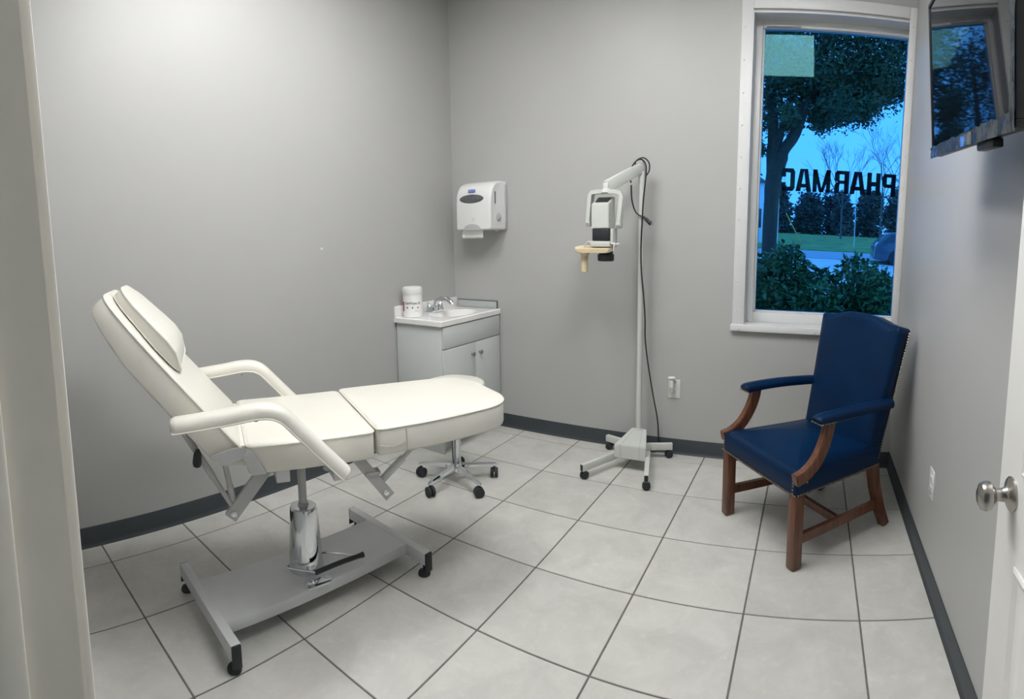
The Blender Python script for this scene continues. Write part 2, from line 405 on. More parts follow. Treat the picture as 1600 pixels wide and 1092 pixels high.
# mirrored vinyl lettering stuck to the outside of the glass
lt = thing('window_lettering', 'dark vinyl letters on the window glass, seen reversed', 'lettering', (0, YB + .166, 1.865))
def glyph(ch):
    # heavy condensed capitals, unit square, reading direction +x; each stroke a convex outline
    k = .34; B = lambda x0, y0, x1, y1: [(x0, y0), (x1, y0), (x1, y1), (x0, y1)]
    if ch == 'H': return [B(0, 0, k, 1), B(1 - k, 0, 1, 1), B(k, .40, 1 - k, .60)]
    if ch == 'P': return [B(0, 0, k, 1), B(k, .84, .78, 1), B(k, .38, .78, .54), [(.66, .46), (1, .52), (1, .86), (.66, .92)], [(.66, .38), (.86, .38), (1, .52), (.66, .54)], [(.66, .84), (1, .86), (.86, 1), (.66, 1)]]
    if ch == 'R': return [B(0, 0, k, 1), B(k, .84, .78, 1), B(k, .42, .78, .57), [(.66, .48), (1, .56), (1, .86), (.66, .92)], [(.66, .84), (1, .86), (.86, 1), (.66, 1)], [(.66, 0), (1, 0), (1, .36), (.80, .50), (.62, .46), (.66, .32)]]
    if ch == 'A': return [[(0, 0), (.31, 0), (.52, 1), (.26, 1)], [(.69, 0), (1, 0), (.74, 1), (.48, 1)], B(.22, .17, .78, .34)]
    if ch == 'M': return [B(0, 0, .24, 1), B(.76, 0, 1, 1), [(.24, 1), (.0, 1), (.38, 0), (.56, 0)], [(.76, 1), (1, 1), (.62, 0), (.44, 0)]]
    if ch == 'C': return [B(0, .14, k, .86), [(0, .86), (k, .80), (.86, .84), (.86, 1), (.14, 1)], [(0, .14), (.14, 0), (.86, 0), (.86, .16), (k, .20)], [(.66, .62), (1, .62), (1, .86), (.86, 1), (.66, .90)], [(.66, .38), (.66, .10), (.86, 0), (1, .14), (1, .38)]]
for ch_, x0, x1 in (('P', .177, .267), ('H', .076, .165), ('A', -.038, .067), ('R', -.138, -.042), ('M', -.281, -.165), ('A', -.392, -.288), ('C', -.488, -.398)):
    bm = new()
    for i, st_ in enumerate(glyph(ch_)): prism(bm, [((x - .5) * (x1 - x0), (y - .5) * .146) for x, y in st_], 0, .0012 + .00004 * i)
    o = obj('letter', bm, LETTER, lt, ang=None); o.location = ((x0 + x1) / 2, 0, 0); o.rotation_euler = (R(90), 0, R(180))

# ------------------------------------------------------------------ door and frame
fr = thing('trim_1', 'cream painted door frame at the doorway', None, (0, 0, 0), kind='structure')
bm = new()
box(bm, (DX0 - .02, YF - .13, 0), (DX0, YF + .002, DZ + .02)); obj('jamb', bm, JAMB, fr, ang=None)
bm = new(); box(bm, (DX1, YF - .13, 0), (DX1 + .02, YF + .002, DZ + .02)); box(bm, (DX0, YF - .13, DZ), (DX1, YF + .002, DZ + .02)); obj('jamb', bm, JAMB, fr, ang=None)
P_box('door_stop', (DX0 - .002, YF - .105, 0), (DX0 + .011, YF - .048, DZ), JAMB, fr, .003)
bm = new(); box(bm, (DX0 - .075, YF - .002, 0), (DX0 - .006, YF + .014, DZ + .07), .004); obj('casing', bm, JAMB, fr)
bm = new(); box(bm, (DX1 + .006, YF - .002, 0), (DX1 + .075, YF + .014, DZ + .07), .004); box(bm, (DX0 - .075, YF - .002, DZ + .006), (DX1 + .075, YF + .014, DZ + .07), .004); obj('casing', bm, JAMB, fr)
bm = new(); box(bm, (DX0 - .075, YF - .146, 0), (DX0 - .006, YF - .13, DZ + .07), .004); box(bm, (DX1 + .006, YF - .146, 0), (DX1 + .075, YF - .13, DZ + .07), .004); obj('casing', bm, JAMB, fr)
# open leaf, swung against the right wall: local x = along leaf from the latch edge, z up, y = thickness
DFX, DLY = .146, -1.456
dr = thing('door_1', 'open white moulded panel door with a brushed nickel knob', None, (DFX, DLY, .01), kind='structure')
DW, DH = .915, 2.10
bm = new(); box(bm, (0, -DW, 0), (.042, 0, DH), .002); obj('leaf', bm, DOORP, dr)
def dpanel(y0, y1, z0, z1):
    bm = new(); M = Matrix.Identity(4)
    out = [(y0, z0), (y1, z0), (y1, z1), (y0, z1)]; rs = []
    cy, cz = (y0 + y1) / 2, (z0 + z1) / 2
    for ins, x in ((0, .001), (0, -.003), (.006, -.006), (.014, -.003), (.022, .0004), (.034, .0004), (.06, -.004), (.07, -.004)):
        rs.append([Vector((x, y0 + ins, z0 + ins)), Vector((x, y1 - ins, z0 + ins)), Vector((x, y1 - ins, z1 - ins)), Vector((x, y0 + ins, z1 - ins))])
    rings(bm, rs); return obj('panel', bm, DOORP, dr, ang=20)
for a, b in ((-.445, -.115), (-.80, -.47)):
    dpanel(a, b, .18, .885); dpanel(a, b, 1.06, 1.62); dpanel(a, b, 1.72, 1.97)
kz = 1.005
bm = new(); lathe(bm, [(.033, 0), (.033, .003), (.030, .006), (.019, .010), (.0135, .016), (.0115, .03), (.012, .034), (.019, .037), (.0265, .045), (.0275, .055), (.024, .063), (.014, .068), (.002, .069)], 32, M=T3((0, -.07, kz)) @ RY(R(-90)))
knob = obj('knob', bm, NICKEL, dr)
bm = new(); lathe(bm, [(.033, 0), (.030, .006), (.012, .014), (.0115, .03), (.0265, .045), (.024, .063), (.002, .069)], 24, M=T3((.042, -.07, kz)) @ RY(R(90))); obj('knob', bm, NICKEL, dr)
P_box('latch_plate', (.009, -.001, kz - .028), (.033, .0012, kz + .028), NICKEL, dr, .001)
bm = new()
for z in (.25, 1.05, 1.85): tube(bm, [(.048, -DW - .006, z - .045), (.048, -DW - .006, z + .045)], .007, 10)
obj('hinge', bm, NICKEL, dr)

# ------------------------------------------------------------------ treatment chair (facial bed)
bed = thing('treatment_chair', 'cream padded reclining treatment chair on a chrome hydraulic column', 'treatment chair', (-2.04, -1.19, 0), R(-27))
sprof = lambda z0, z1: [(.012, z0), (.003, z0 + .004), (0, z0 + .012), (0, z1 - .010), (.002, z1 - .006), (.004, z1 - .003), (.012, z1)]
def piping(poly, z, parent, M=None, r=.0042, ins=.0005, zf=None):
    q = inset(poly, ins); pts = [Vector((x, y, z + (zf(x, y) if zf else 0))) for x, y in q]
    if M is not None: pts = [M @ p for p in pts]
    bm = new(); tube(bm, pts, r, 6, closed=True); return obj('piping', bm, LEATH, parent)
so = rpoly([(-.30, -.235), (.30, -.235), (.30, .236), (-.30, .236)], .03)
bm = new(); pad(bm, so, sprof(.665, .775), .012); seat = obj('seat', bm, LEATH, bed, 60); piping(so, .767, seat)
fo = rpoly([(-.30, .244), (.30, .244), (.295, .50), (.250, .868), (-.250, .868), (-.295, .50)], [.03, .03, .15, .16, .16, .15], 10)
bm = new(); pad(bm, fo, sprof(.672, .782), .014); foot = obj('leg_rest', bm, LEATH, bed, 60); piping(fo, .774, foot)
bm = new(); tube(bm, [(.3008, .36, .675), (.3012, .36, .72), (.2990, .36, .764)], .0016, 5); tube(bm, smooth_path([(.3000, .250, .716), (.303, .29, .706), (.303, .33, .709), (.301, .358, .717)], 4), .0022, 5)
obj('seam', bm, LEATHD, foot)
# backrest in its own frame: x across, y up the back, z out of the front
HB = (0, -.243, .772); ub = Vector((0, -.6361, .7716)); nb = Vector((0, .7716, .6361))
MB_ = rotmat((-1, 0, 0), ub, nb, HB)
bo = rpoly([(-.288, .0), (.288, .0), (.283, .30), (.262, .56), (.20, .735), (-.20, .735), (-.262, .56), (-.283, .30)], [.02, .02, .2, .16, .09, .09, .16, .2], 8)
bm = new(); pad(bm, bo, sprof(-.120, -.010), .010, M=MB_, zf=lambda x, y, t: (1 - t) * .030 * max(0, (y - .5) / .23)); back = obj('backrest', bm, LEATH, bed, 60); piping(bo, -.017, back, MB_)
po = rpoly([(-.215, .338), (.215, .338), (.228, .46), (.140, .712), (-.140, .712), (-.228, .46)], [.05, .05, .12, .10, .10, .12], 8)
def lerp_tab(tab, y):
    for (a, va), (b, vb) in zip(tab, tab[1:]):
        if y <= b: return va + (vb - va) * max(0, (y - a) / (b - a))
    return tab[-1][1]
pz = lambda x, y, t: t * (lerp_tab([(.338, .014), (.36, .026), (.40, .050), (.45, .058), (.52, .054), (.60, .048), (.715, .046)], y) - .050)
bm = new(); pad(bm, po, [(.010, -.004), (.003, .000), (0, .004), (0, .040), (.002, .045), (.004, .048), (.012, .050)], .016, M=MB_, zf=pz); pil = obj('head_pillow', bm, LEATH, bed, 60)
piping(po, .0445, pil, MB_, zf=lambda x, y: pz(x, y, .9)); piping(po, .002, pil, MB_, r=.003)
bm = new(); prism(bm, [(-.250, .766), (-.228, .764), (-.230, .690), (-.325, .700)], -.27, .27, M=rotmat((0, 1, 0), (0, 0, 1), (1, 0, 0), (0, 0, 0))); obj('hinge_flap', bm, LEATH, bed)
# armrests
arc = smooth_path([(0, -.492, .888), (0, -.30, .908), (0, -.185, .920), (0, -.118, .902), (0, -.06, .842), (0, .02, .752), (0, .104, .658)], 6)
_d0 = (arc[1] - arc[0]).normalized(); _d1 = (arc[-1] - arc[-2]).normalized()
arc = [arc[0], arc[0] + _d0 * .004, arc[0] + _d0 * .010, arc[0] + _d0 * .02] + arc[1:-1] + [arc[-1] - _d1 * .02, arc[-1] - _d1 * .010, arc[-1] - _d1 * .004, arc[-1]]
asec = [(-.039, -.020), (.039, -.020), (.042, -.012), (.0405, .004), (.033, .018), (.016, .026), (-.016, .026), (-.033, .018), (-.0405, .004), (-.042, -.012)]
def arm_mesh():
    # ends swell in smoothly
    m = len(arc); sc = [1] * m
    for k, s in enumerate((.42, .70, .89, .98)): sc[k] = s; sc[m - 1 - k] = s
    bm = new(); sweep(bm, arc, [(a, -b) for a, b in asec], (1, 0, 0), sc); return bm
def arm(x):
    bm = arm_mesh(); bmesh.ops.translate(bm, verts=bm.verts, vec=(x, 0, 0)); a = obj('armrest', bm, LEATH, bed, 50)
    bm = new()
    for s in (-.041, .041):
        pts = []
        for i in range(1, len(arc) - 1):
            tdir = (arc[i + 1] - arc[i - 1]).normalized(); n = tdir.cross(Vector((1, 0, 0))).normalized(); sc = .82 if i in (1, len(arc) - 2) else 1
            pts.append(arc[i] + Vector((x + s * sc, 0, 0)) + n * .018 * sc)
        tube(bm, pts, .0036, 6)
    obj('piping', bm, LEATH, a)
    bm = new()
    sgn = 1 if x > 0 else -1
    tube(bm, [(x - sgn * .008, .050, .690), (x - sgn * .045, .050, .668), (sgn * .27, .050, .650)], .011, 8); obj('arm_rod', bm, STEEL, a)
    for q in (-.20, -.13):
        bm = new(); tube(bm, [(x - sgn * .01, q, .886), (x - sgn * .01, q, .880)], .007, 8); obj('screw', bm, STEEL, a)
arm(.372); arm(-.340)
# frame under the cushions
bm = new(); box(bm, (-.29, -.135, .622), (.29, -.085, .667), .003); obj('frame_rail', bm, SILVER, bed)
bm = new(); box(bm, (-.29, .065, .622), (.335, .115, .667), .003); obj('frame_rail', bm, SILVER, bed)
bm = new(); box(bm, (-.12, -.17, .655), (.12, .15, .668), .002); box(bm, (-.045, -.045, .628), (.045, .045, .66), .004); obj('mounting_plate', bm, SILVER, bed)
def flat_bar(p, q, wdt, th, x, name='linkage_bar', m=STEEL, parent=bed, ext=.02):
    p = Vector((x, *p)); q = Vector((x, *q)); d = (q - p).normalized(); n = d.cross(Vector((1, 0, 0)))
    bm = new(); M = rotmat(Vector((1, 0, 0)), n, d, p); L = (q - p).length
    box(bm, (-th / 2, -wdt / 2, 0), (th / 2, wdt / 2, L + ext), .002, M=M); return obj(name, bm, m, parent)
def bolt(x, y, z, r=.011, parent=bed):
    bm = new(); lathe(bm, [(r, 0), (r, .003), (r * .6, .004), (r * .6, .009), (r * .5, .010)], 14, M=T3((x, y, z)) @ RY(R(90))); return obj('bolt', bm, CHROME, parent)
b1 = flat_bar((-.165, .662), (-.295, .502), .048, .022, .235); bolt(.246, -.294, .503, parent=b1)
b2 = flat_bar((.170, .668), (.290, .500), .042, .030, .235); bolt(.250, .287, .505, parent=b2)
bm = new(); box(bm, (.212, .205, .585), (.258, .265, .597), .002, M=None); obj('clamp', bm, STEEL, b2)
def strut(p, q, r1, r2, m=STEEL):
    p, q = Vector(p), Vector(q); mid = p.lerp(q, .45); bm = new(); tube(bm, [p, mid, mid, q], [r1, r1, r2, r2], 10); return obj('strut', bm, m, bed)
strut((.235, -.285, .505), (.235, -.452, .815), .010, .013); strut((.225, -.288, .515), (.235, -.318, .715), .013, .011)
strut((.215, .272, .535), (.130, .520, .676), .015, .009, SILVER)
bm = new(); lathe(bm, [(.004, -.034), (.014, -.028), (.017, -.014), (.015, .012), (.010, .026), (.007, .034)], 14, M=T3((.262, -.412, .728)) @ RX(R(-6))); obj('recline_lever', bm, BLACKP, bed)
# hinge side plates
Myz = lambda x: rotmat((0, 1, 0), (0, 0, 1), (1, 0, 0), (x, 0, 0))
bm = new(); prism(bm, [(-.357, .750), (-.318, .709), (-.290, .722), (-.262, .728), (-.248, .735), (-.236, .745), (-.240, .762), (-.257, .774), (-.297, .768)], 0, .004, M=Myz(.302)); obj('hinge_plate', bm, SILVER, bed)
bm = new(); prism(bm, [(-.170, .671), (-.198, .727), (-.221, .759), (-.240, .768), (-.254, .752), (-.248, .735), (-.236, .699), (-.221, .668)], 0, .004, M=Myz(.306)); hp = obj('hinge_plate', bm, SILVER, bed)
bolt(.310, -.240, .752, .010, hp)
bm = new(); prism(bm, [(-.357, .750), (-.318, .709), (-.262, .728), (-.240, .768), (-.297, .768)], 0, .004, M=Myz(-.306)); obj('hinge_plate', bm, SILVER, bed)
# base: swivelled against the top
rb = R(20.7)
def bpart(name, bm, m, parent=bed, **k):
    o = obj(name, bm, m, parent, **k)
    if parent is bed: o.rotation_euler = (0, 0, rb)
    return o
bm = new()
box(bm, (-.150, -.435, .066), (.142, .435, .113), .004); bpart('base_plate', bm, SILVER)
for y in (-.444, .452):
    bm = new(); box(bm, (-.300, y - .019, .058), (.262, y + .019, .1135), .003); bb = bpart('base_bar', bm, SILVER)
    for x, s in ((.262, 1), (-.300, -1)):
        bm = new(); box(bm, (x - .003, y - .0175, .028), (x + .005 * s + .003, y + .0175, .112), .002); obj('end_cap', bm, BLACKP, bb)
        bm = new(); xx = x - s * .026
        lathe(bm, [(.006, .060), (.006, .022), (.024, .018), (.027, .010), (.026, .002), (.022, 0)][::-1], 20, M=T3((xx, y, 0))); obj('foot', bm, RUBBER, bb)
bm = new(); lathe(bm, [(.074, .112), (.073, .122), (.0575, .372), (.055, .381), (.050, .385), (.020, .386)], 40); bpart('column', bm, CHROME)
bm = new(); lathe(bm, [(.023, .384), (.023, .390), (.0175, .392), (.0175, .560), (.0185, .562), (.0185, .640), (.03, .645), (.03, .66)], 20); bpart('piston', bm, STEEL)
bm = new(); tube(bm, smooth_path([(.122, -.030, .158), (.130, .08, .162), (.142, .195, .160)], 4), [.010] * 8 + [.012], 10); ped = bpart('pump_pedal', bm, BLACKP)
bm = new(); tube(bm, [(.02, -.105, .155), (.122, -.022, .156)], .005, 8)
tube(bm, [(.02, -.105, .155), (.0, -.05, .16)], .005, 8); obj('pedal_rod', bm, CHROME, ped)
bm = new(); tube(bm, [(.028, .085, .158), (.138, .178, .160)], .005, 8); tube(bm, [(.028, .085, .158), (.0, .05, .16)], .005, 8); obj('pedal_rod', bm, CHROME, ped)
bm = new(); prism(bm, rpoly([(.10, -.075), (.150, -.085), (.158, .03), (.115, .04)], .02), .1135, .122, bev=.002); bpart('release_pedal', bm, CHROME)

# ------------------------------------------------------------------ rolling stool behind the leg rest
st = thing('rolling_stool', 'round cream rolling stool with chrome five-star base', 'stool', (-2.19, .05, 0))
bm = new(); pad(bm, [(.178 * math.cos(2 * math.pi * k / 40), .178 * math.sin(2 * math.pi * k / 40)) for k in range(40)], sprof(.535, .620), .010); obj('seat', bm, LEATH, st, 60)
bm = new(); lathe(bm, [(.032, .075), (.034, .115), (.028, .130), (.027, .33), (.020, .332), (.020, .52), (.06, .525), (.06, .537)], 24); obj('gas_lift', bm, CHROME, st)
for k in range(5):
    a = R(-93 + 72 * k); d = Vector((math.cos(a), math.sin(a), 0)); sd = Vector((-d.y, d.x, 0))
    bm = new(); sweep(bm, [d * .015 + Vector((0, 0, .108)), d * .13 + Vector((0, 0, .096)), d * .225 + Vector((0, 0, .084)), d * .250 + Vector((0, 0, .080))], [(-.014, -.012), (.014, -.012), (.014, .004), (.007, .012), (-.007, .012), (-.014, .004)], sd, [1, .95, .85, .6])
    lg = obj('leg', bm, CHROME, st)
    c = d * .236; bm = new()
    for s in (-1, 1):
        M = T3(c + Vector((0, 0, .030))) @ RZ(a + R(70)) @ RX(R(90)) @ T3((0, 0, s * .013)); lathe(bm, [(.020, -.010), (.029, -.008), (.030, 0), (.029, .008), (.020, .010)], 18, M=M)
    tube(bm, [c + Vector((0, 0, .035)), c + Vector((0, 0, .085))], .008, 8); obj('caster', bm, RUBBER, lg)

# ------------------------------------------------------------------ vanity in the corner
VX0, VX1, VY0, VY1 = XL + .008, -2.512, .338, 1.032
van = thing('vanity_cabinet', 'small white two-door vanity cabinet in the room corner', 'cabinet', (0, 0, 0))
bm = new()
box(bm, (VX0, VY0, .0), (VX1, VY0 + .016, .8815), .002); box(bm, (VX0, VY1 - .016, 0), (VX1, VY1, .8815), .002)
box(bm, (VX0, VY0 + .016, 0), (VX0 + .008, VY1 - .016, .74)); box(bm, (VX0 + .008, VY0 + .016, .09), (VX1, VY1 - .016, .106))
box(bm, (VX1 - .018, VY0 + .016, .106), (VX1, VY1 - .016, .8815)); box(bm, (VX1 - .065, VY0 + .016, 0), (VX1 - .05, VY1 - .016, .09)); obj('body', bm, CABW, van)
P_box('drawer_front', (VX1, VY0 + .004, .726), (VX1 + .017, VY1 - .004, .874), CABW, van, .003)
ym = (VY0 + VY1) / 2 + .02
for y0, y1, ky in ((VY0 + .004, ym - .002, ym - .048), (ym + .002, VY1 - .004, ym + .045)):
    d = P_box('door', (VX1, y0, .10), (VX1 + .017, y1, .720), CABW, van, .003)
    bm = new(); lathe(bm, [(.007, 0), (.006, .010), (.013, .015), (.0165, .020), (.015, .026), (.008, .029), (.001, .030)], 18, M=T3((VX1 + .017, ky, .640)) @ RY(R(90))); obj('knob', bm, NICKEL, d)
top = thing('sink', 'white cultured marble sink top with backsplash on the vanity cabinet', 'sink', (0, 0, 0))
tx0, tx1, ty0, ty1, tz = XL + .002, -2.490, .320, 1.040, .917
bm = new(); NX, NY = 44, 64
bcx, bcy, brx, bry = -2.685, .700, .135, .205
def topz(x, y):
    r = math.hypot((x - bcx) / brx, (y - bcy) / bry); z = tz
    if r < 1.12: z -= .115 * (max(0, 1 - (r / 1.06) ** 2)) ** .75 if r < 1.06 else 0
    e = min(tx1 - x, y - ty0)
    if e < .018: z += .004 * math.sin(min(1, e / .018) * math.pi) - (0 if e > .004 else .003)
    return z
g = [[bm.verts.new((tx0 + (tx1 - tx0) * i / NX, ty0 + (ty1 - ty0) * j / NY, topz(tx0 + (tx1 - tx0) * i / NX, ty0 + (ty1 - ty0) * j / NY))) for j in range(NY + 1)] for i in range(NX + 1)]
for i in range(NX):
    for j in range(NY): bm.faces.new((g[i][j], g[i + 1][j], g[i + 1][j + 1], g[i][j + 1]))
bd = [e for e in bm.edges if len(e.link_faces) == 1]
q = bmesh.ops.extrude_edge_only(bm, edges=bd)
for v in q['geom']:
    if isinstance(v, bmesh.types.BMVert): v.co.z = .882
obj('basin_slab', bm, MARBLE, top, 50)
P_box('backsplash', (tx0, ty0, tz - .003), (tx0 + .020, ty1, tz + .078), MARBLE, top, .004)
bm = new(); lathe(bm, [(.018, .001), (.018, .004), (.010, .005)], 16, M=T3((bcx, bcy, tz - .113))); obj('drain', bm, CHROME, top)
ss = thing('side_splash', 'thin grey splash strip on the wall beside the sink', 'splash panel', (0, 0, 0))
P_box('panel', (-2.885, YB - .010, .919), (-2.520, YB, .976), SPLASH, ss, .001)
bm = new(); box(bm, (-2.888, YB - .012, .972), (-2.517, YB, .978), .001); box(bm, (-2.523, YB - .012, .919), (-2.517, YB, .972), .001); obj('edge_strip', bm, SMOKE, ss)
# faucet: arched spout and two lever handles
fa = thing('faucet', 'chrome arched two-handle faucet on the sink top', 'faucet', (-2.850, .690, tz))
bm = new(); prism(bm, rpoly([(-.026, -.085), (.026, -.085), (.026, .085), (-.026, .085)], .024), -.002, .016, bev=.004); obj('base', bm, CHROME, fa)
bm = new(); tube(bm, smooth_path([(-.004, 0, .010), (.006, 0, .056), (.040, 0, .092), (.095, 0, .104), (.145, 0, .088), (.164, 0, .066)], 5), [.026] * 5 + [.021] * 5 + [.0175] * 8 + [.0155] * 8, 14); obj('spout', bm, CHROME, fa)
for s in (-1, 1):
    bm = new(); lathe(bm, [(.027, .014), (.022, .04), (.018, .055), (.012, .062)], 18, M=T3((0, s * .062, 0))); h = obj('handle', bm, CHROME, fa)
    bm = new(); tube(bm, smooth_path([(0, s * .062, .052), (.004, s * .075, .068), (.006, s * .092, .078)], 4), [.008] * 4 + [.006] * 5, 8); obj('lever', bm, CHROME, h)
# wipes canister
ca = thing('wipes_canister', 'white wipes canister with a printed label on the sink top', 'canister', (-2.825, .415, tz))
bm = new(); lathe(bm, [(.062, 0), (.069, .004), (.070, .012), (.0685, .02), (.0685, .150), (.070, .158), (.070, .164)], 40); obj('body', bm, LABELW, ca)
bm = new(); lathe(bm, [(.071, .160), (.072, .164), (.072, .198), (.067, .210), (.055, .216), (.012, .217)], 40); obj('lid', bm, WHITEP, ca)
def curved(name, a0, a1, z0, z1, m, r=.0692):
    bm = new(); n = 10; lo = []; hi = []
    for k in range(n + 1):
        a = R(a0 + (a1 - a0) * k / n); lo.append(bm.verts.new((r * math.cos(a), r * math.sin(a), z0))); hi.append(bm.verts.new((r * math.cos(a), r * math.sin(a), z1)))
    for k in range(n): bm.faces.new((lo[k], lo[k + 1], hi[k + 1], hi[k]))
    return obj(name, bm, m, ca)
VA = -50     # the side turned to the doorway
curved('label_stripe', VA - 78, VA - 56, .045, .112, PINK)
def wrap(txt, size, ac, z, m, bold=0.):
    me = text_mesh(txt, size, .0003, bold)
    for v in me.vertices:
        a = R(ac) + v.co.x / .0695; r = .0695 + v.co.z; v.co = Vector((r * math.cos(a), r * math.sin(a), z + v.co.y))
    me.materials.append(m); o = bpy.data.objects.new('label_print', me); C.objects.link(o); o.parent = ca; return o
wrap('CaviWipes XL', .0200, VA + 2, .103, INK, .0003)
for da, mm in ((-32, INK), (0, INK), (32, PINK)):
    bm = new()
    a = R(VA + da); M = T3((.0692 * math.cos(a), .0692 * math.sin(a), .072)) @ RZ(a) @ RY(R(90))
    lathe(bm, [(.0035, 0), (.0055, 0), (.0055, .0006), (.0035, .0006)], 12, M=M); obj('label_mark', bm, mm, ca)
curved('label_line', VA - 45, VA + 45, .094, .0947, INK)
curved('label_line', VA + 12, VA + 46, .050, .052, GREYP); curved('label_line', VA + 12, VA + 46, .044, .0455, GREYP)

# ------------------------------------------------------------------ paper towel dispenser
pt = thing('towel_dispenser', 'white paper towel dispenser on the wall above the sink', 'dispenser', (-2.575, YB, 1.515))
bm = new()
side = [(0, 0), (-.215, 0), (-.222, .01), (-.222, .18), (-.215, .25), (-.195, .30), (-.155, .335), (-.09, .352), (0, .352)]
W = .152
sec = rpoly(side, [0, .01, .01, .1, .06, .06, .06, .03, 0], 5)
xs = [(-W, .012), (-W + .006, .004), (-W + .016, 0), (W - .016, 0), (W - .006, .004), (W, .012)]
cy_, cz_ = -.10, .17
rs = [[Vector((x, cy_ + (y - cy_) * (1 - i / .2), cz_ + (z - cz_) * (1 - i / .2))) for y, z in sec] for x, i in xs]
for r_ in rs:
    for v in r_:
        if v.y > -.004: v.y = 0
rings(bm, rs); obj('shell', bm, WHITEP, pt, 40)
P_box('back_plate', (-W - .004, -.03, .004), (W + .006, 0, .33), GREYP, pt, .006)
bm = new(); lathe(bm, [(.001, .002), (.098, .002), (.103, .0008), (.106, -.003)], 40, M=T3((-.014, -.2205, .224)) @ RX(R(90)) @ Matrix.Diagonal((1, .30, 1, 1))); obj('window', bm, SMOKE, pt)
bm = new(); prism(bm, rpoly([(-.032, -.010), (.032, -.010), (.032, .010), (-.032, .010)], .006), 0, .002, M=T3((-.014, -.2115, .281)) @ RX(R(90 - 14))); lg = obj('brand_badge', bm, LBLUE, pt)
me = text_mesh('Kimberly-Clark', .0095, .0003); me.materials.append(WHITEP); o = bpy.data.objects.new('badge_print', me); C.objects.link(o); o.parent = lg; o.matrix_local = T3((-.014, -.2138, .2815)) @ RX(R(90 - 14))
bm = new(); prism(bm, [(.075 * math.cos(R(a)), .042 * math.sin(R(a))) for a in range(0, 181, 12)], 0, .004, M=T3((-.01, -.222, .002)) @ RX(R(90))); obj('chute', bm, GREYP, pt)
bm = new(); n = 22; up_ = []; lo = []
for k in range(n + 1):
    x = -.120 + .185 * k / n; lo.append((x, -.062 + (.017 if k % 2 else 0)))
poly = lo + [(.065, .006), (-.120, .006)]
prism(bm, poly, 0, .0014, M=T3((-.005, -.185, 0)) @ RX(R(90))); obj('paper_towel', bm, PAPER, pt, ang=None)
bm = new(); tube(bm, smooth_path([(0, 0, 0), (.014, .006, 0), (.006, .018, 0), (-.006, .010, 0), (.010, .026, 0)], 3), .0012, 5); o = obj('print_mark', bm, GREYP, pt); o.matrix_local = T3((-.004, -.2225, .062)) @ RX(R(90))
P_box('level_slot', (W + .0005, -.165, .185), (W + .0025, -.155, .272), BLACKP, pt, .001)
bm = new(); lathe(bm, [(.030, 0), (.030, .003), (.024, .006), (.012, .012), (.002, .013)], 24, M=T3((W + .001, -.115, .09)) @ RY(R(90))); obj('feed_knob', bm, GREYP, pt)
bm = new(); box(bm, (.105, -.10, -.012), (.125, -.08, .002), .004); obj('release_tab', bm, WHITEP, pt)

# ------------------------------------------------------------------ wall outlets
def plate(name, label, loc, rz, cat, grp=None):
    t = thing(name, label, cat, loc, rz, grp)
    bm = new(); box(bm, (-.041, -.006, -.064), (.041, 0, .064), .003); obj('plate', bm, WHITEP, t)
    for z in (.021, -.021):
        bm = new(); prism(bm, rpoly([(-.017, -.014), (.017, -.014), (.017, .014), (-.017, .014)], .008), 0, .003, M=T3((0, -.006, z)) @ RX(R(90))); s = obj('receptacle', bm, WHITEP, t)
        bm = new()
        for x in (-.006, .006): box(bm, (x - .001, -.0096, z - .002), (x + .001, -.0088, z + .007))
        box(bm, (-.002, -.0096, z - .009), (.002, -.0088, z - .006)); obj('slot', bm, BLACKP, s, ang=None)
    return t
plate('wall_outlet', 'white wall outlet under the window side holding a plug-in freshener', (-1.136, YB, .452), 0, 'outlet')
plate('wall_outlet', 'white wall outlet on the wall beneath the television', (XR, -.207, .447), R(-90), 'outlet')
af = thing('plug_in_freshener', 'white plug-in air freshener in the wall outlet by the lamp stand', 'air freshener', (-1.146, YB - .009, .473))
bm = new(); lathe(bm, [(.016, -.012), (.017, 0), (.0165, .035), (.016, .040)], 20, M=T3((0, -.030, .010))); box(bm, (-.012, -.03, -.006), (.012, 0, .02), .003); obj('body', bm, WHITEP, af)
bm = new(); lathe(bm, [(.012, .040), (.026, .050), (.026, .054), (.016, .057), (.008, .052)], 24, M=T3((0, -.030, .010))); obj('cap', bm, WHITEP, af)
bm = new(); lathe(bm, [(.010, -.050), (.015, -.046), (.016, -.012)], 18, M=T3((0, -.030, .010))); obj('oil_bottle', bm, AMBER, af)

# ------------------------------------------------------------------ examination lamp on wheeled stand
lm = thing('examination_lamp', 'grey wheeled stand with angled arm and boxy examination lamp head', 'lamp', (-1.345, .915, 0))
bm = new()
a = [(-.079, -.250), (.130, -.250), (.052, .015), (-.052, .015)]
lo = [bm.verts.new((x, y, .078)) for x, y in a]; hi = [bm.verts.new((x, y, z)) for (x, y), z in zip(a, (.165, .165, .188, .188))]
bm.faces.new(lo[::-1]); bm.faces.new(hi)
for k in range(4): bm.faces.new((lo[k], lo[(k + 1) % 4], hi[(k + 1) % 4], hi[k]))
bmesh.ops.bevel(bm, geom=list(bm.edges), offset=.004, segments=2, affect='EDGES'); bx_ = obj('base_box', bm, STANDW, lm)
for x0, x1 in ((-.036, -.026), (.088, .024)):
    bm = new(); tube(bm, [(x0, -.2512, .080), (x0, -.2512, .165), (x1, .010, .1885)], .0012, 5); obj('panel_joint', bm, GREYP, bx_)
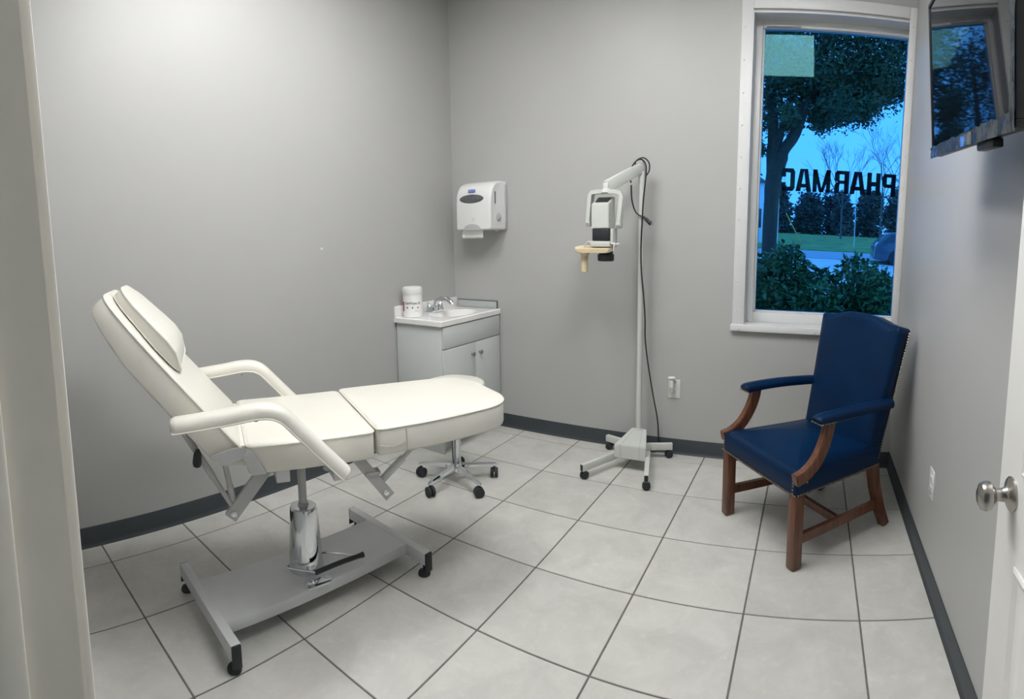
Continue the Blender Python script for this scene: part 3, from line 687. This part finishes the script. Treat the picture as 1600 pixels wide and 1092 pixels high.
def leg_bar(p, q, wheel_rot):
    p, q = Vector(p), Vector(q); d = (q - p).normalized(); n = Vector((-d.y, d.x, 0)); M = rotmat(n, Vector((0, 0, 1)), d, p); L = (q - p).length
    bm = new(); box(bm, (-.014, -.022, 0), (.014, .022, L), .002, M=M); l_ = obj('leg', bm, STANDW, lm)
    bm = new(); box(bm, (-.011, -.019, L - .002), (.011, .019, L + .0012), 0, M=M); obj('tube_end_shade', bm, BLACKP, l_)  # black plate painted in for the shaded hollow of the open tube end
    c = q - d * .022; bm = new()
    for s in (-1, 1): lathe(bm, [(.017, -.009), (.0235, -.007), (.025, 0), (.0235, .007), (.017, .009)], 18, M=T3((c.x, c.y, .025)) @ RZ(wheel_rot) @ RX(R(90)) @ T3((0, 0, s * .0105)))
    tube(bm, [(c.x, c.y, .03), (c.x, c.y, q.z - .021)], .007, 8); obj('caster', bm, RUBBER, l_)
leg_bar((-.070, -.19, .081), (-.205, -.470, .074), R(75)); leg_bar((.112, -.14, .085), (.205, -.475, .076), R(20))
leg_bar((-.045, -.02, .081), (-.245, .050, .078), R(10)); leg_bar((.045, -.02, .081), (.222, .052, .078), R(40))
bm = new(); lathe(bm, [(.027, .184), (.025, .194), (.0185, .196), (.0185, 1.80), (.0205, 1.802), (.0205, 1.875), (.014, 1.88)], 20); obj('pole', bm, STANDW, lm)
for z_ in (.45, 1.60):
    bm = new(); tube(bm, [(.0175, -.004, z_), (.023, -.004, z_)], .0035, 6); obj('set_screw', bm, GREYP, lm)
pa, pb = Vector((.004, .012, 1.905)), Vector((-.148, -.232, 1.765)); d = (pb - pa).normalized(); sd = d.cross(Vector((0, 0, 1))).normalized(); n = sd.cross(d)
bm = new(); box(bm, (-.020, -.034, 0), (.020, .034, (pb - pa).length), .004, M=rotmat(sd, n, d, pa)); ar = obj('arm', bm, STANDW, lm)
bm = new(); box(bm, (-.014, -.020, (pb - pa).length - .001), (.014, .012, (pb - pa).length + .001), 0, M=rotmat(sd, n, d, pa)); obj('end_slot', bm, BLACKP, ar)
# head hangs under the arm end
hx, hy = -.155, -.240
bm = new(); lathe(bm, [(.010, 1.760), (.018, 1.752), (.030, 1.740), (.036, 1.728), (.030, 1.722)], 24, M=T3((hx + .008, hy, 0))); box(bm, (hx - .008, hy - .016, 1.735), (hx + .024, hy + .016, 1.785), .004); obj('swivel', bm, STANDW, lm)
bm = new()
yk = [(-.106, 1.545), (-.092, 1.712), (-.080, 1.729), (-.040, 1.733), (.070, 1.731), (.102, 1.724), (.112, 1.704), (.092, 1.533)]
pts = [Vector((hx + x, hy, z)) for x, z in yk]
sweep(bm, pts, [(-.026, -.012), (.026, -.012), (.026, .012), (-.026, .012)], (0, 1, 0))
for (x, z) in (yk[0], yk[-1]): lathe(bm, [(.018, -.017), (.021, -.014), (.021, .014), (.018, .017)], 18, M=T3((hx + x, hy, z)) @ RY(R(90)))
obj('yoke', bm, STANDW, lm)
bm = new(); q = [(-.058, 1.512), (.058, 1.512)]
def hexa(lo4, hi4, bev):
    bm = new(); lo = [bm.verts.new(p) for p in lo4]; hi = [bm.verts.new(p) for p in hi4]
    bm.faces.new(lo[::-1]); bm.faces.new(hi)
    for k in range(4): bm.faces.new((lo[k], lo[(k + 1) % 4], hi[(k + 1) % 4], hi[k]))
    bmesh.ops.bevel(bm, geom=list(bm.edges), offset=bev, segments=2, affect='EDGES'); return bm
x0, x1, y0, y1 = hx - .066, hx + .044, hy - .055, hy + .055
hb = obj('lamp_housing', hexa([(x0, y0, 1.512), (x1, y0, 1.512), (x1, y1, 1.512), (x0, y1, 1.512)], [(x0, y0, 1.658), (x1, y0, 1.658), (x1, y1, 1.708), (x0, y1, 1.708)], .004), STANDW, lm)
sl = .050 / .11; ns = Vector((0, -sl, 1)).normalized(); es = Vector((0, 1, sl)).normalized()
bm = new(); box(bm, (-.042, -.038, -.004), (.042, .036, .001), 0, M=rotmat((1, 0, 0), es, ns, Vector(((x0 + x1) / 2, hy, 1.6838)))); obj('vent', bm, BLACKP, hb)
bm = new(); box(bm, (x0 + .002, hy - .052, 1.436), (x1 + .002, hy + .05, 1.513), .008); obj('lamp_body', bm, BLACKP, lm)
bm = new(); box(bm, (x1 + .002, hy - .03, 1.40), (x1 + .020, hy + .045, 1.513), .003); obj('side_panel', bm, STANDW, hb)
bm = new(); box(bm, (x0 - .004, hy - .062, 1.402), (x1 + .012, hy + .05, 1.436), .005)
tube(bm, [(x0 - .004, hy - .05, 1.43), (x0 - .022, hy - .05, 1.432), (x0 - .05, hy - .055, 1.402)], .006, 8); tube(bm, [(x1 + .010, hy - .04, 1.425), (x1 + .034, hy - .04, 1.418), (x1 + .06, hy - .03, 1.420)], .006, 8); tube(bm, [(x1 + .036, hy - .04, 1.43), (x1 + .030, hy - .045, 1.375)], .005, 8)
obj('bracket', bm, STANDW, lm)
bm = new(); prism(bm, rpoly([(x0 - .118, hy - .085), (x1 + .010, hy - .080), (x1 + .010, hy + .045), (x0 - .118, hy + .05)], [.075, .03, .03, .06], 8), 1.378, 1.403, bev=.003, M=T3((0, hy, 1.39)) @ RX(R(9)) @ T3((0, -hy, -1.39))); pl = obj('filter_plate', bm, CREAMP, lm)
bm = new(); lathe(bm, [(.038, 1.392), (.036, 1.372), (.030, 1.360), (.0225, 1.350), (.0205, 1.250), (.016, 1.250), (.016, 1.26)], 20, M=T3((x0 - .062, hy - .015, -.003))); obj('filter_tube', bm, CREAMP, pl)
bm = new(); lathe(bm, [(.044, 1.384), (.044, 1.358), (.051, 1.354), (.051, 1.322), (.045, 1.314), (.03, 1.314)], 28, M=T3((hx + .008, hy, 0))); obj('lens_ring', bm, BLACKP, lm)
# mains cord wound over the arm and hanging down the pole
cd_ = thing('power_cord', 'black power cord wound over the lamp arm and hanging down the pole', 'cord', (-1.345, .915, 0))
bm = new()
tube(bm, smooth_path([(-.055, -.050, 1.800), (-.060, -.062, 1.86), (-.030, -.055, 1.925), (.004, -.030, 1.945), (.030, -.020, 1.915), (.034, -.024, 1.85), (.022, -.030, 1.70), (.016, -.030, 1.58), (.010, -.030, 1.40), (.014, -.030, 1.25), (.030, -.028, 1.10), (.042, -.026, .95), (.044, -.020, .80), (.062, 0, .62), (.085, .04, .42), (.104, .085, .25), (.110, .10, .13), (.108, .10, .02), (.06, .09, .006)], 6), .0048, 7)
tube(bm, smooth_path([(-.045, -.075, 1.785), (-.045, -.062, 1.70), (-.030, -.045, 1.63), (-.005, -.035, 1.60), (.012, -.030, 1.592), (.034, -.030, 1.575)], 5), .0048, 7)
tube(bm, smooth_path([(-.030, -.020, 1.862), (-.034, -.03, 1.93), (.008, -.010, 1.958), (.044, .0, 1.93), (.046, .004, 1.88), (.030, -.02, 1.84)], 5), .0048, 7)
obj('cable', bm, BLACKP, cd_)
bm = new(); tube(bm, smooth_path([(.022, -.030, 1.590), (.045, -.032, 1.572), (.062, -.034, 1.555), (.076, -.034, 1.548)], 4), [.008] * 3 + [.012] * 6 + [.014] * 4, 10); pg = obj('plug', bm, BLACKP, cd_)
bm = new(); tube(bm, [(.074, -.030, 1.552), (.092, -.030, 1.544)], .0022, 6); tube(bm, [(.074, -.040, 1.546), (.092, -.040, 1.538)], .0022, 6); obj('prong', bm, CHROME, pg)

# ------------------------------------------------------------------ blue armchair
ch = thing('armchair', 'navy blue leather armchair with wooden legs and nailhead trim', 'armchair', (-.457, .096, 0), R(-50.2))
sf = [(-.318, -.032), (.318, -.032), (.276, .545), (-.276, .545)]
so2 = rpoly(sf, [.025, .025, .02, .02], 5)
dome = lambda x, y, t: 0
bm = new(); pad(bm, so2, [(.004, .348), (0, .352), (0, .425), (.002, .438), (.010, .450), (.026, .458)], .052); cs = obj('seat', bm, BLUE, ch, 60)
piping_ = new(); tube(piping_, [Vector((x, y, .443)) for x, y in inset(so2, .003)], .003, 6, closed=True); obj('welt', piping_, BLUE, cs)
# back: camel-topped slab, leaning
lean = math.atan2(.145, .69); eb = Vector((0, math.sin(lean), math.cos(lean))); nf = Vector((0, -math.cos(lean), math.sin(lean)))
MC = rotmat((1, 0, 0), eb, nf, (0, .500, .375))
half = []
topv = [(.300, .688), (.287, .697), (.265, .699), (.225, .702), (.185, .708), (.145, .719), (.105, .728), (.06, .733), (0, .734)]
outl = [(-.262, 0), (.262, 0), (.266, .10), (.280, .38), (.300, .66)] + topv + [(-x, y) for x, y in topv[::-1][1:]] + [(-.300, .66), (-.280, .38), (-.266, .10)]
bm = new(); pad(bm, outl, [(.004, -.055), (0, -.050), (0, .020), (.003, .030), (.014, .038), (.03, .042)], .020, M=MC); cb = obj('backrest', bm, BLUE, ch, 60)
# arms
for s in (-1, 1):
    sx = s * .302
    pts = smooth_path([(sx, .085, .668), (sx, .12, .680), (sx, .30, .684), (sx * .97, .48, .678), (sx * .93, .585, .672)], 5)
    sec = [(-.032, -.020), (.032, -.020), (.036, -.008), (.034, .010), (.023, .020), (0, .024), (-.023, .020), (-.034, .010), (-.036, -.008)]
    m = len(pts); sc = [1] * m; sc[0] = .72; sc[1] = .95
    bm = new(); sweep(bm, pts, [(a, -b) for a, b in sec], (1, 0, 0), sc); ap = obj('arm_pad', bm, BLUE, ch, 50)
    pp = smooth_path([(sx, .160, .672), (sx, .150, .62), (sx * 1.01, .125, .555), (sx * 1.02, .082, .490), (sx * 1.025, .025, .447), (sx * 1.03, -.036, .428)], 6)
    scl = [1 + .0 * k for k in range(len(pp))]
    bm = new(); sweep(bm, pp, [(-.021, -.026), (.021, -.026), (.021, .026), (-.021, .026)], (1, 0, 0)); bmesh.ops.recalc_face_normals(bm, faces=bm.faces)
    bmesh.ops.bevel(bm, geom=[e for e in bm.edges if e.is_manifold and len(e.link_faces) == 2 and e.calc_face_angle(0) > .8], offset=.004, segments=2, affect='EDGES')
    obj('arm_post', bm, WOOD, ch)
    # front leg
    bm = new(); box(bm, (s * .288 - .026, -.028, 0.004), (s * .288 + .026, .026, .352), .006); obj('leg', bm, WOOD, ch)
    # rear leg, raked
    bm = new(); sweep(bm, [(s * .252, .515, .36), (s * .254, .535, .24), (s * .257, .575, .11), (s * .259, .622, .003)], [(-.023, -.024), (.023, -.024), (.023, .024), (-.023, .024)], (1, 0, 0), [1.05, 1, .98, .9]); obj('leg', bm, WOOD, ch, 30)
    bm = new(); sweep(bm, [(s * .288, .02, .135), (s * .257, .565, .135)], [(-.012, -.022), (.012, -.022), (.012, .022), (-.012, .022)], (1, 0, 0)); obj('side_stretcher', bm, WOOD, ch, 30)
bm = new(); box(bm, (-.268, .268, .116), (.268, .292, .156), .003); obj('cross_stretcher', bm, WOOD, ch)
# nailheads: too small to pick apart one by one
bm = new()
def nail(p, nrm):
    q = Vector(nrm).to_track_quat('Z', 'Y').to_matrix().to_4x4(); lathe(bm, [(.0048, -.001), (.0042, .0018), (.0015, .003)], 6, M=T3(Vector(p)) @ q)
def nails(p, q, nrm, step=.0135):
    p, q = Vector(p), Vector(q); k = max(1, int((q - p).length / step))
    for i in range(k + 1): nail(p.lerp(q, i / k), nrm)
nails((-.312, -.032, .357), (.312, -.032, .357), (0, -1, 0))
for s in (-1, 1):
    nails((s * .3165, -.015, .357), (s * .277, .535, .357), (s, .07, 0)); nails((s * .296, -.033, .365), (s * .296, -.033, .428), (0, -1, 0))
    nails((s * .336, .092, .664), (s * .316, .56, .664), (s, 0, 0)); nails((s * .336 - s * .068, .085, .663), (s * .336, .085, .663), (0, -1, 0), .012)
    nails((s * .300, -.030, .404), (s * .319, .03, .410), (s, -.3, 0))
    for k in range(46):
        t = .02 + k * .0145; x = .263 + (.300 - .263) * max(0, t - .05) / .62; p = MC @ Vector((s * (x + .001), min(t, .675), -.046)); nail(p, (s, .3, 0))
obj('nailhead_trim', bm, BRASS, ch, kind='stuff')

# ------------------------------------------------------------------ television on the right wall
far_b, far_t, near_b = Vector((.137, -.60, 1.780)), Vector((.084, -.60, 2.250)), Vector((.115, -1.48, 1.710))
e1 = (near_b - far_b).normalized(); e2 = far_t - far_b; e2 = (e2 - e1 * e2.dot(e1)).normalized(); e3 = e1.cross(e2)
TW, TH = .880, .476
tv = thing('television', 'black flat-screen television still edged in plastic film, tilted down', 'television', (0, 0, 0))
tv.matrix_world = rotmat(e1, e2, e3, far_b)
bm = new()
for lo, hi in (((0, 0, -.030), (TW, .016, .004)), ((0, TH - .012, -.030), (TW, TH, .004)), ((0, .016, -.030), (.012, TH - .012, .004)), ((TW - .012, .016, -.030), (TW, TH - .012, .004))): box(bm, lo, hi, .002)
obj('bezel', bm, BLACKP, tv)
P_box('screen', (.010, .014, -.012), (TW - .010, TH - .010, 0), SCREEN, tv, bev=0)
bm = new(); box(bm, (.004, .004, -.034), (TW - .004, TH - .004, -.012), .004); box(bm, (.10, .05, -.052), (TW - .10, TH - .12, -.03), .012); obj('housing', bm, BLACKP, tv)
def crumple(lo, hi, nx, ny, amp, seed):
    bm = new(); r = random.Random(seed)
    g = [[bm.verts.new((lo[0] + (hi[0] - lo[0]) * i / nx, lo[1] + (hi[1] - lo[1]) * j / ny + r.uniform(-amp, amp) * (0 if j == 0 else .8), lo[2] + r.uniform(0, amp))) for j in range(ny + 1)] for i in range(nx + 1)]
    for i in range(nx):
        for j in range(ny): bm.faces.new((g[i][j], g[i + 1][j], g[i + 1][j + 1], g[i][j + 1]))
    bmesh.ops.solidify(bm, geom=list(bm.faces), thickness=.0006); return bm
obj('protective_film', crumple((-.002, -.006, .006), (TW + .004, .030, .006), 34, 3, .004, 3), FILM, tv, 25)
obj('protective_film', crumple((TW - .022, .01, .006), (TW + .006, TH - .002, .006), 4, 20, .005, 5), FILM, tv, 25)
bm = new(); box(bm, (.44, -.004, .007), (.56, .026, .009), .001); obj('film_label', bm, FILM, tv)
bm = new(); box(bm, (.56, -.022, -.03), (.70, -.001, -.004), .004); obj('speaker_pod', bm, BLACKP, tv)
mt = thing('television_mount', 'black steel wall mount behind the television', 'wall mount', (XR, -1.04, 1.99))
P_box('wall_plate', (-.014, -.10, -.11), (-.0005, .10, .11), BLACKP, mt, .003)
bm = new(); tube(bm, [(-.012, 0, .0), (-.138, -.01, .0)], .018, 12); obj('swing_arm', bm, BLACKP, mt)
P_box('tilt_plate', (-.148, -.11, -.10), (-.136, .09, .10), BLACKP, mt, .003)

# ------------------------------------------------------------------ outdoors
GRASS = mat('grass', (.12, .22, .05), .9, var=.35, scale=1.2)
ASPH = mat('asphalt', (.30, .33, .37), .85, var=.08, scale=2)
CONC = mat('concrete', (.52, .54, .56), .85, var=.10, scale=2)
SOIL = mat('mulch', (.05, .04, .03), .95, var=.3)
BARK = mat('bark', (.040, .034, .030), .9, var=.35, scale=20, bump=.6, bscale=25)
BARK2 = mat('grey_bark', (.12, .11, .11), .9, var=.2)
LEAF = mat('oak_leaf', (.022, .060, .020), .55, var=.4, scale=3, rnd_obj=.1)
LEAFH = mat('hedge_leaf', (.050, .145, .042), .45, var=.45, scale=6, rnd_obj=.15)
LEAFD = mat('far_leaf', (.085, .085, .075), .85, var=.35, scale=.8, rnd_obj=.3)
CARP = mat('car_paint', (.055, .075, .11), .22, var=.03, coat=.6)
CARG = mat('car_glass', (.03, .045, .06), .08, var=.02)
POLEW = mat('pole_white', (.72, .74, .76), .5, var=.03)
YEL = mat('guy_yellow', (.62, .45, .06), .5, var=.03)

def strip(name, ys, zs, x0, x1, m, label, th=.05):
    bm = new(); n = len(ys)
    for k in range(n - 1):
        a = [Vector((x0, ys[k], zs[k])), Vector((x1, ys[k], zs[k])), Vector((x1, ys[k + 1], zs[k + 1])), Vector((x0, ys[k + 1], zs[k + 1]))]
        rings(bm, [[p - Vector((0, 0, th)) for p in a], a])
    return struct(obj(name, bm, m, ang=None), label)
strip('ground_bed', (YB + .22, 4.2), (-.12, -.02), -6, 6, SOIL, 'planting bed outside the window')
strip('ground_lot', (4.2, 19.5), (-.03, .78), -16, 20, CONC, 'pale concrete lot beyond the hedge')
strip('ground_road', (19.5, 25.5), (.80, .98), -60, 70, ASPH, 'grey road beyond the hedge')
strip('ground_lawn', (25.5, 46, 90), (1.02, 2.0, 2.6), -70, 90, GRASS, 'green lawn across the road')

def leaves(bm, centres, n, rad, size, r, soft=False):
    for _ in range(n):
        c, R_ = r.choice(centres)
        while True:
            v = Vector((r.uniform(-1, 1), r.uniform(-1, 1), r.uniform(-1, 1)))
            if .02 < v.length < 1: break
        v = Vector((r.gauss(0, .46), r.gauss(0, .46), r.gauss(0, .46))) if soft else v.normalized() * (v.length ** .45)
        p = Vector(c) + Vector((v.x * R_[0], v.y * R_[1], v.z * R_[2]))
        d = Vector((r.gauss(0, 1), r.gauss(0, 1), r.gauss(0, .8))).normalized(); n_ = d.orthogonal().normalized(); n_ = (Matrix.Rotation(r.uniform(0, 6.28), 3, d) @ n_); s = size * r.uniform(.6, 1.3); sd = d.cross(n_)
        a = [p, p + d * s * .45 + sd * s * .24, p + d * s, p + d * s * .45 - sd * s * .24]
        a[1] += n_ * s * .08; a[3] += n_ * s * .08
        bm.faces.new([bm.verts.new(q) for q in a])
def foliage(name, centres, n, size, m, parent, seed, soft=False):
    bm = new(); leaves(bm, centres, n, 0, size, random.Random(seed), soft); o = obj(name, bm, m, parent, ang=None, kind='stuff'); return o

# clipped shrubs of the hedge right outside
hl = ['broad green hedge shrub below the tree trunk outside', 'tallest leafy green hedge shrub, outside the middle of the window', 'hedge shrub between the tallest one and the one before the car', 'green hedge shrub in front of the parked car', 'hedge shrub past the parked car, at the hedge end']
for k, (x, y, rx, h) in enumerate(((-.86, 2.72, .38, 1.44), (-.30, 2.60, .38, 1.56), (.22, 2.78, .36, 1.46), (.76, 2.62, .38, 1.48), (1.32, 2.75, .38, 1.50))):
    s = thing('hedge_shrub', hl[k], 'shrub', (x, y, -.08), group='hedge shrubs')
    r = random.Random(40 + k); cs_ = [((r.uniform(-.6, .6) * rx, r.uniform(-.25, .25), h * (.12 + .70 * i_ / 11)), (rx * .55, .26, .24)) for i_ in range(12)]
    foliage('foliage', cs_, 8500, .070, LEAFH, s, 50 + k)
    bm = new()
    for _ in range(9):
        a = r.uniform(0, 6.28); c_ = r.choice(cs_)[0]; tube(bm, [(.05 * math.cos(a), .05 * math.sin(a), -.03), (c_[0] * .5, c_[1] * .5, c_[2] * .6), c_], [.012, .009, .004], 5)
    obj('stem', bm, BARK, s)
# live oak with the forked trunk
tr = thing('oak_tree', 'dark leafy tree with forked trunk outside the window', 'tree', (-.93, 6.0, .0))
bm = new()
tube(bm, smooth_path([(0, 0, -.2), (-.01, 0, .8), (-.015, 0, 1.5), (.0, 0, 2.2), (.04, 0, 2.62)], 5), [.16] * 5 + [.115] * 10 + [.125] * 6, 12)
tube(bm, smooth_path([(.03, 0, 2.4), (.14, .0, 2.78), (.30, .05, 3.05), (.43, .1, 3.5), (.60, .1, 4.1), (.9, .1, 5.0)], 5), [.11] * 5 + [.085] * 10 + [.06] * 11, 10)
tube(bm, smooth_path([(.0, 0, 2.4), (-.02, .0, 2.9), (-.04, .05, 3.3), (-.12, .1, 3.8), (-.2, .1, 4.6)], 5), [.10] * 5 + [.08] * 10 + [.05] * 6, 10)
tube(bm, smooth_path([(.0, 0, 2.75), (.10, .0, 3.1), (.2, .1, 3.5), (.2, .1, 4.2)], 5), [.07] * 5 + [.05] * 11, 8)
tube(bm, smooth_path([(.45, .1, 3.6), (.9, .2, 4.0), (1.5, .2, 4.15), (2.2, .2, 4.0)], 5), [.05] * 5 + [.03] * 11, 8)
obj('trunk', bm, BARK, tr)
cc = []
r = random.Random(5)
for x, z, s in ((-.1, 3.6, .5), (.1, 4.1, .6), (.55, 4.2, .6), (.5, 3.7, .34), (1.0, 4.3, .6), (1.0, 3.75, .42), (.98, 3.38, .26), (1.45, 4.2, .6), (1.42, 3.8, .34), (1.35, 3.52, .20), (1.75, 3.95, .36), (2.1, 4.3, .6), (1.0, 5.0, 1.0), (2.0, 5.1, .8), (-.2, 5.0, .8), (-.5, 4.0, .6), (-.35, 3.2, .22), (-.3, 2.85, .14), (.22, 3.25, .16), (.7, 3.4, .20), (2.5, 3.9, .4), (.3, 4.5, .6), (.8, 4.7, .6), (1.3, 4.6, .6), (1.8, 4.6, .6), (2.3, 4.7, .6), (-.2, 4.4, .5), (1.6, 4.0, .4), (.75, 3.9, .4), (.2, 3.9, .35), (1.2, 4.0, .4)):
    cc.append(((x, r.uniform(-.2, .6), z), (s, .7, s * .8)))
foliage('foliage', cc, 36000, .078, LEAF, tr, 9, True)
ev = thing('added_evergreen', 'dense evergreen tree added out of direct view to darken the television reflection', 'tree', (-2.75, 9.8, .2))  # unseen tree, added so the television mirrors dark foliage
r = random.Random(31); foliage('foliage', [((r.uniform(-.6, .6), r.uniform(-.3, .3), .5 + .36 * i_), (.8, .5, .6)) for i_ in range(13)], 14000, .085, LEAF, ev, 32, True)
bm = new(); tube(bm, [(0, 0, -.3), (.05, 0, 2), (0, 0, 4.6)], [.14, .10, .04], 8); obj('trunk', bm, BARK, ev)
# woodland across the lawn
FT = [(-9.6, 50, 5.6, 1.25, 'rounded tree at the wood edge beyond the white house'), (-6.6, 52, 5.0, 1.2, 'rounded tree beyond the utility pole'), (-3.6, 50, 4.6, 1.2, 'short bushy tree behind the yellow guy wire'), (-.7, 53, 4.2, 1.15, 'bushy tree behind the last letters of the lettering'), (2.2, 51, 4.4, 1.15, 'bushy tree behind the middle of the lettering'),
      (5.1, 53, 4.9, 1.2, 'bushy tree behind the first letters of the lettering'), (8.1, 51, 5.2, 1.2, 'tree rising behind the parked car'), (11.2, 53, 5.8, 1.3, 'tall tree beyond the parked car'), (14.5, 52, 6.2, 1.4, 'broad tall tree at the end of the wood'),
      (-8.0, 60, 6.2, 1.3, 'back-row tree between the house and the pole'), (-5.0, 61, 5.8, 1.3, 'back-row tree over the guy wire'), (-1.6, 60, 5.2, 1.35, 'back-row tree over the last letters'), (1.8, 61, 5.4, 1.35, 'back-row tree over the middle letters'), (5.2, 60, 5.8, 1.35, 'back-row tree over the first letters'), (8.8, 61, 6.4, 1.4, 'back-row tree over the parked car')]
for k, (x, y, h, w_, lab) in enumerate(FT):
    s = thing('far_tree', lab, 'tree', (x, y, 2.0), group='woodland trees across the road')
    r = random.Random(100 + k); cs_ = [((r.uniform(-.5, .5) * w_, r.uniform(-.5, .5), h * (.10 + .72 * i_ / 11)), (w_ * .55, .9, h * .16)) for i_ in range(12)]
    foliage('foliage', cs_, 2200, .42, LEAFD, s, 120 + k)
    bm = new(); tube(bm, [(0, 0, -.3), (.1, 0, h * .4), (0, 0, h * .8)], [.20, .15, .06], 7); obj('trunk', bm, BARK, s)
r = random.Random(77)
bm = new(); leaves(bm, [((x_ * 1.5, r.uniform(66, 69), 2.2 + r.uniform(.4, 3.6)), (1.5, 1.0, 1.0)) for x_ in range(-16, 20) for _ in range(3)], 9000, 0, .7, r)
o = obj('distant_wood', bm, LEAFD, None, ang=None, kind='stuff'); tag(o, 'grey leafless wood massed along the far side of the lawn', 'wood')
def branch(bm, p, d, L, rad, depth, r):
    q = p + d * L; mid = p.lerp(q, .5) + Vector((r.uniform(-.06, .06), r.uniform(-.06, .06), 0)) * L
    tube(bm, [p, mid, q], [rad, rad * .85, rad * .6], 4)
    if depth == 0: return
    for _ in range(3 if depth > 1 else 4):
        nd = (d + Vector((r.gauss(0, .40), r.gauss(0, .3), r.gauss(.10, .2)))).normalized(); branch(bm, p.lerp(q, r.uniform(.55, 1)), nd, L * r.uniform(.55, .8), rad * .55, depth - 1, r)
for k, (x, y, h) in enumerate(((1.6, 38, 3.3), (5.3, 45, 4.6), (9.5, 56.5, 5.0))):
    s = thing('bare_tree', ['thin bare tree standing over the middle letters', 'bare spreading tree above the first letters', 'bare tree beyond the parked car'][k], 'tree', (x, y, 1.7), group='bare winter trees')
    bm = new(); branch(bm, Vector((0, 0, 0)), Vector((0, 0, 1)), h, .10, 5, random.Random(11 + k)); obj('branches', bm, BARK2, s, ang=None)
# utility pole with guy wire, white house corner
up_ = thing('utility_pole', 'pale utility pole with a yellow guy wire guard across the road', 'pole', (-2.52, 30, 1.2))
bm = new(); tube(bm, [(0, 0, -.1), (.02, 0, 7.5)], [.085, .06], 10); obj('shaft', bm, POLEW, up_)
bm = new(); tube(bm, [(.35, 0, 2.6), (.51, 0, 1.80)], .008, 5); tube(bm, [(.02, 0, 7.0), (.51, 0, 1.80)], .008, 5); tube(bm, [(1.455, 0, .10), (1.50, 0, .0)], .01, 5); obj('guy_wire', bm, BARK2, up_)
bm = new(); tube(bm, [(.51, 0, 1.80), (1.46, 0, .12)], .028, 8); obj('guy_guard', bm, YEL, up_)
hs = thing('white_house', 'white house corner beyond the tree trunk outside', 'house', (-4.6, 30, 1.1))
P_box('wall', (-3, 0, -.2), (1.30, 3, 3.7), POLEW, hs, .01)
bm = new(); prism(bm, [(-3.3, 3.6), (1.5, 3.6), (-.8, 5.0)], 0, 3.4, M=T3((0, 3.2, 0)) @ RX(R(90))); obj('roof', bm, BARK2, hs)
P_box('window', (.85, -.03, 1.0), (1.15, .01, 2.1), CARG, hs, .01)
tp = thing('thin_pole', 'thin pale pole standing on the lawn across the road', 'pole', (2.05, 30, 1.2))
bm = new(); tube(bm, [(0, 0, -.1), (-.05, 0, 5.5)], .022, 6); lathe(bm, [(.05, -.08), (.05, .02), (.03, .03)], 8); obj('shaft', bm, POLEW, tp)
# parked car behind the hedge
car = thing('parked_car', 'dark blue-grey car parked beyond the hedge', 'car', (1.98, 19.0, .66))
body = [(0, .25), (.02, .62), (.07, .80), (.16, .90), (.40, 1.20), (.62, 1.28), (2.6, 1.30), (3.3, .92), (4.1, .82), (4.25, .55), (4.25, .22), (3.75, .18), (3.55, .36), (3.2, .36), (3.0, .18), (1.25, .18), (1.05, .36), (.70, .36), (.5, .18)]
bm = new(); prism(bm, body, -.85, .85, M=RX(R(90)), bev=.04); obj('body', bm, CARP, car, 40)
bm = new()
for y in (-.862, .862): prism(bm, [(.34, .90), (.56, 1.16), (.75, 1.22), (2.52, 1.24), (3.05, .92)], y - .01, y + .01, M=RX(R(90)))
prism(bm, [(.145, .905), (.375, 1.195), (.42, 1.19), (.20, .90)], -.7, .7, M=RX(R(90))); obj('window', bm, CARG, car, ang=None)
for x in (.88, 3.38):
    for y in (-.80, .80):
        bm = new(); lathe(bm, [(.15, -.10), (.30, -.10), (.33, -.06), (.33, .06), (.30, .10), (.15, .10)], 20, M=T3((x, y, .32)) @ RX(R(90))); obj('wheel', bm, RUBBER, car)
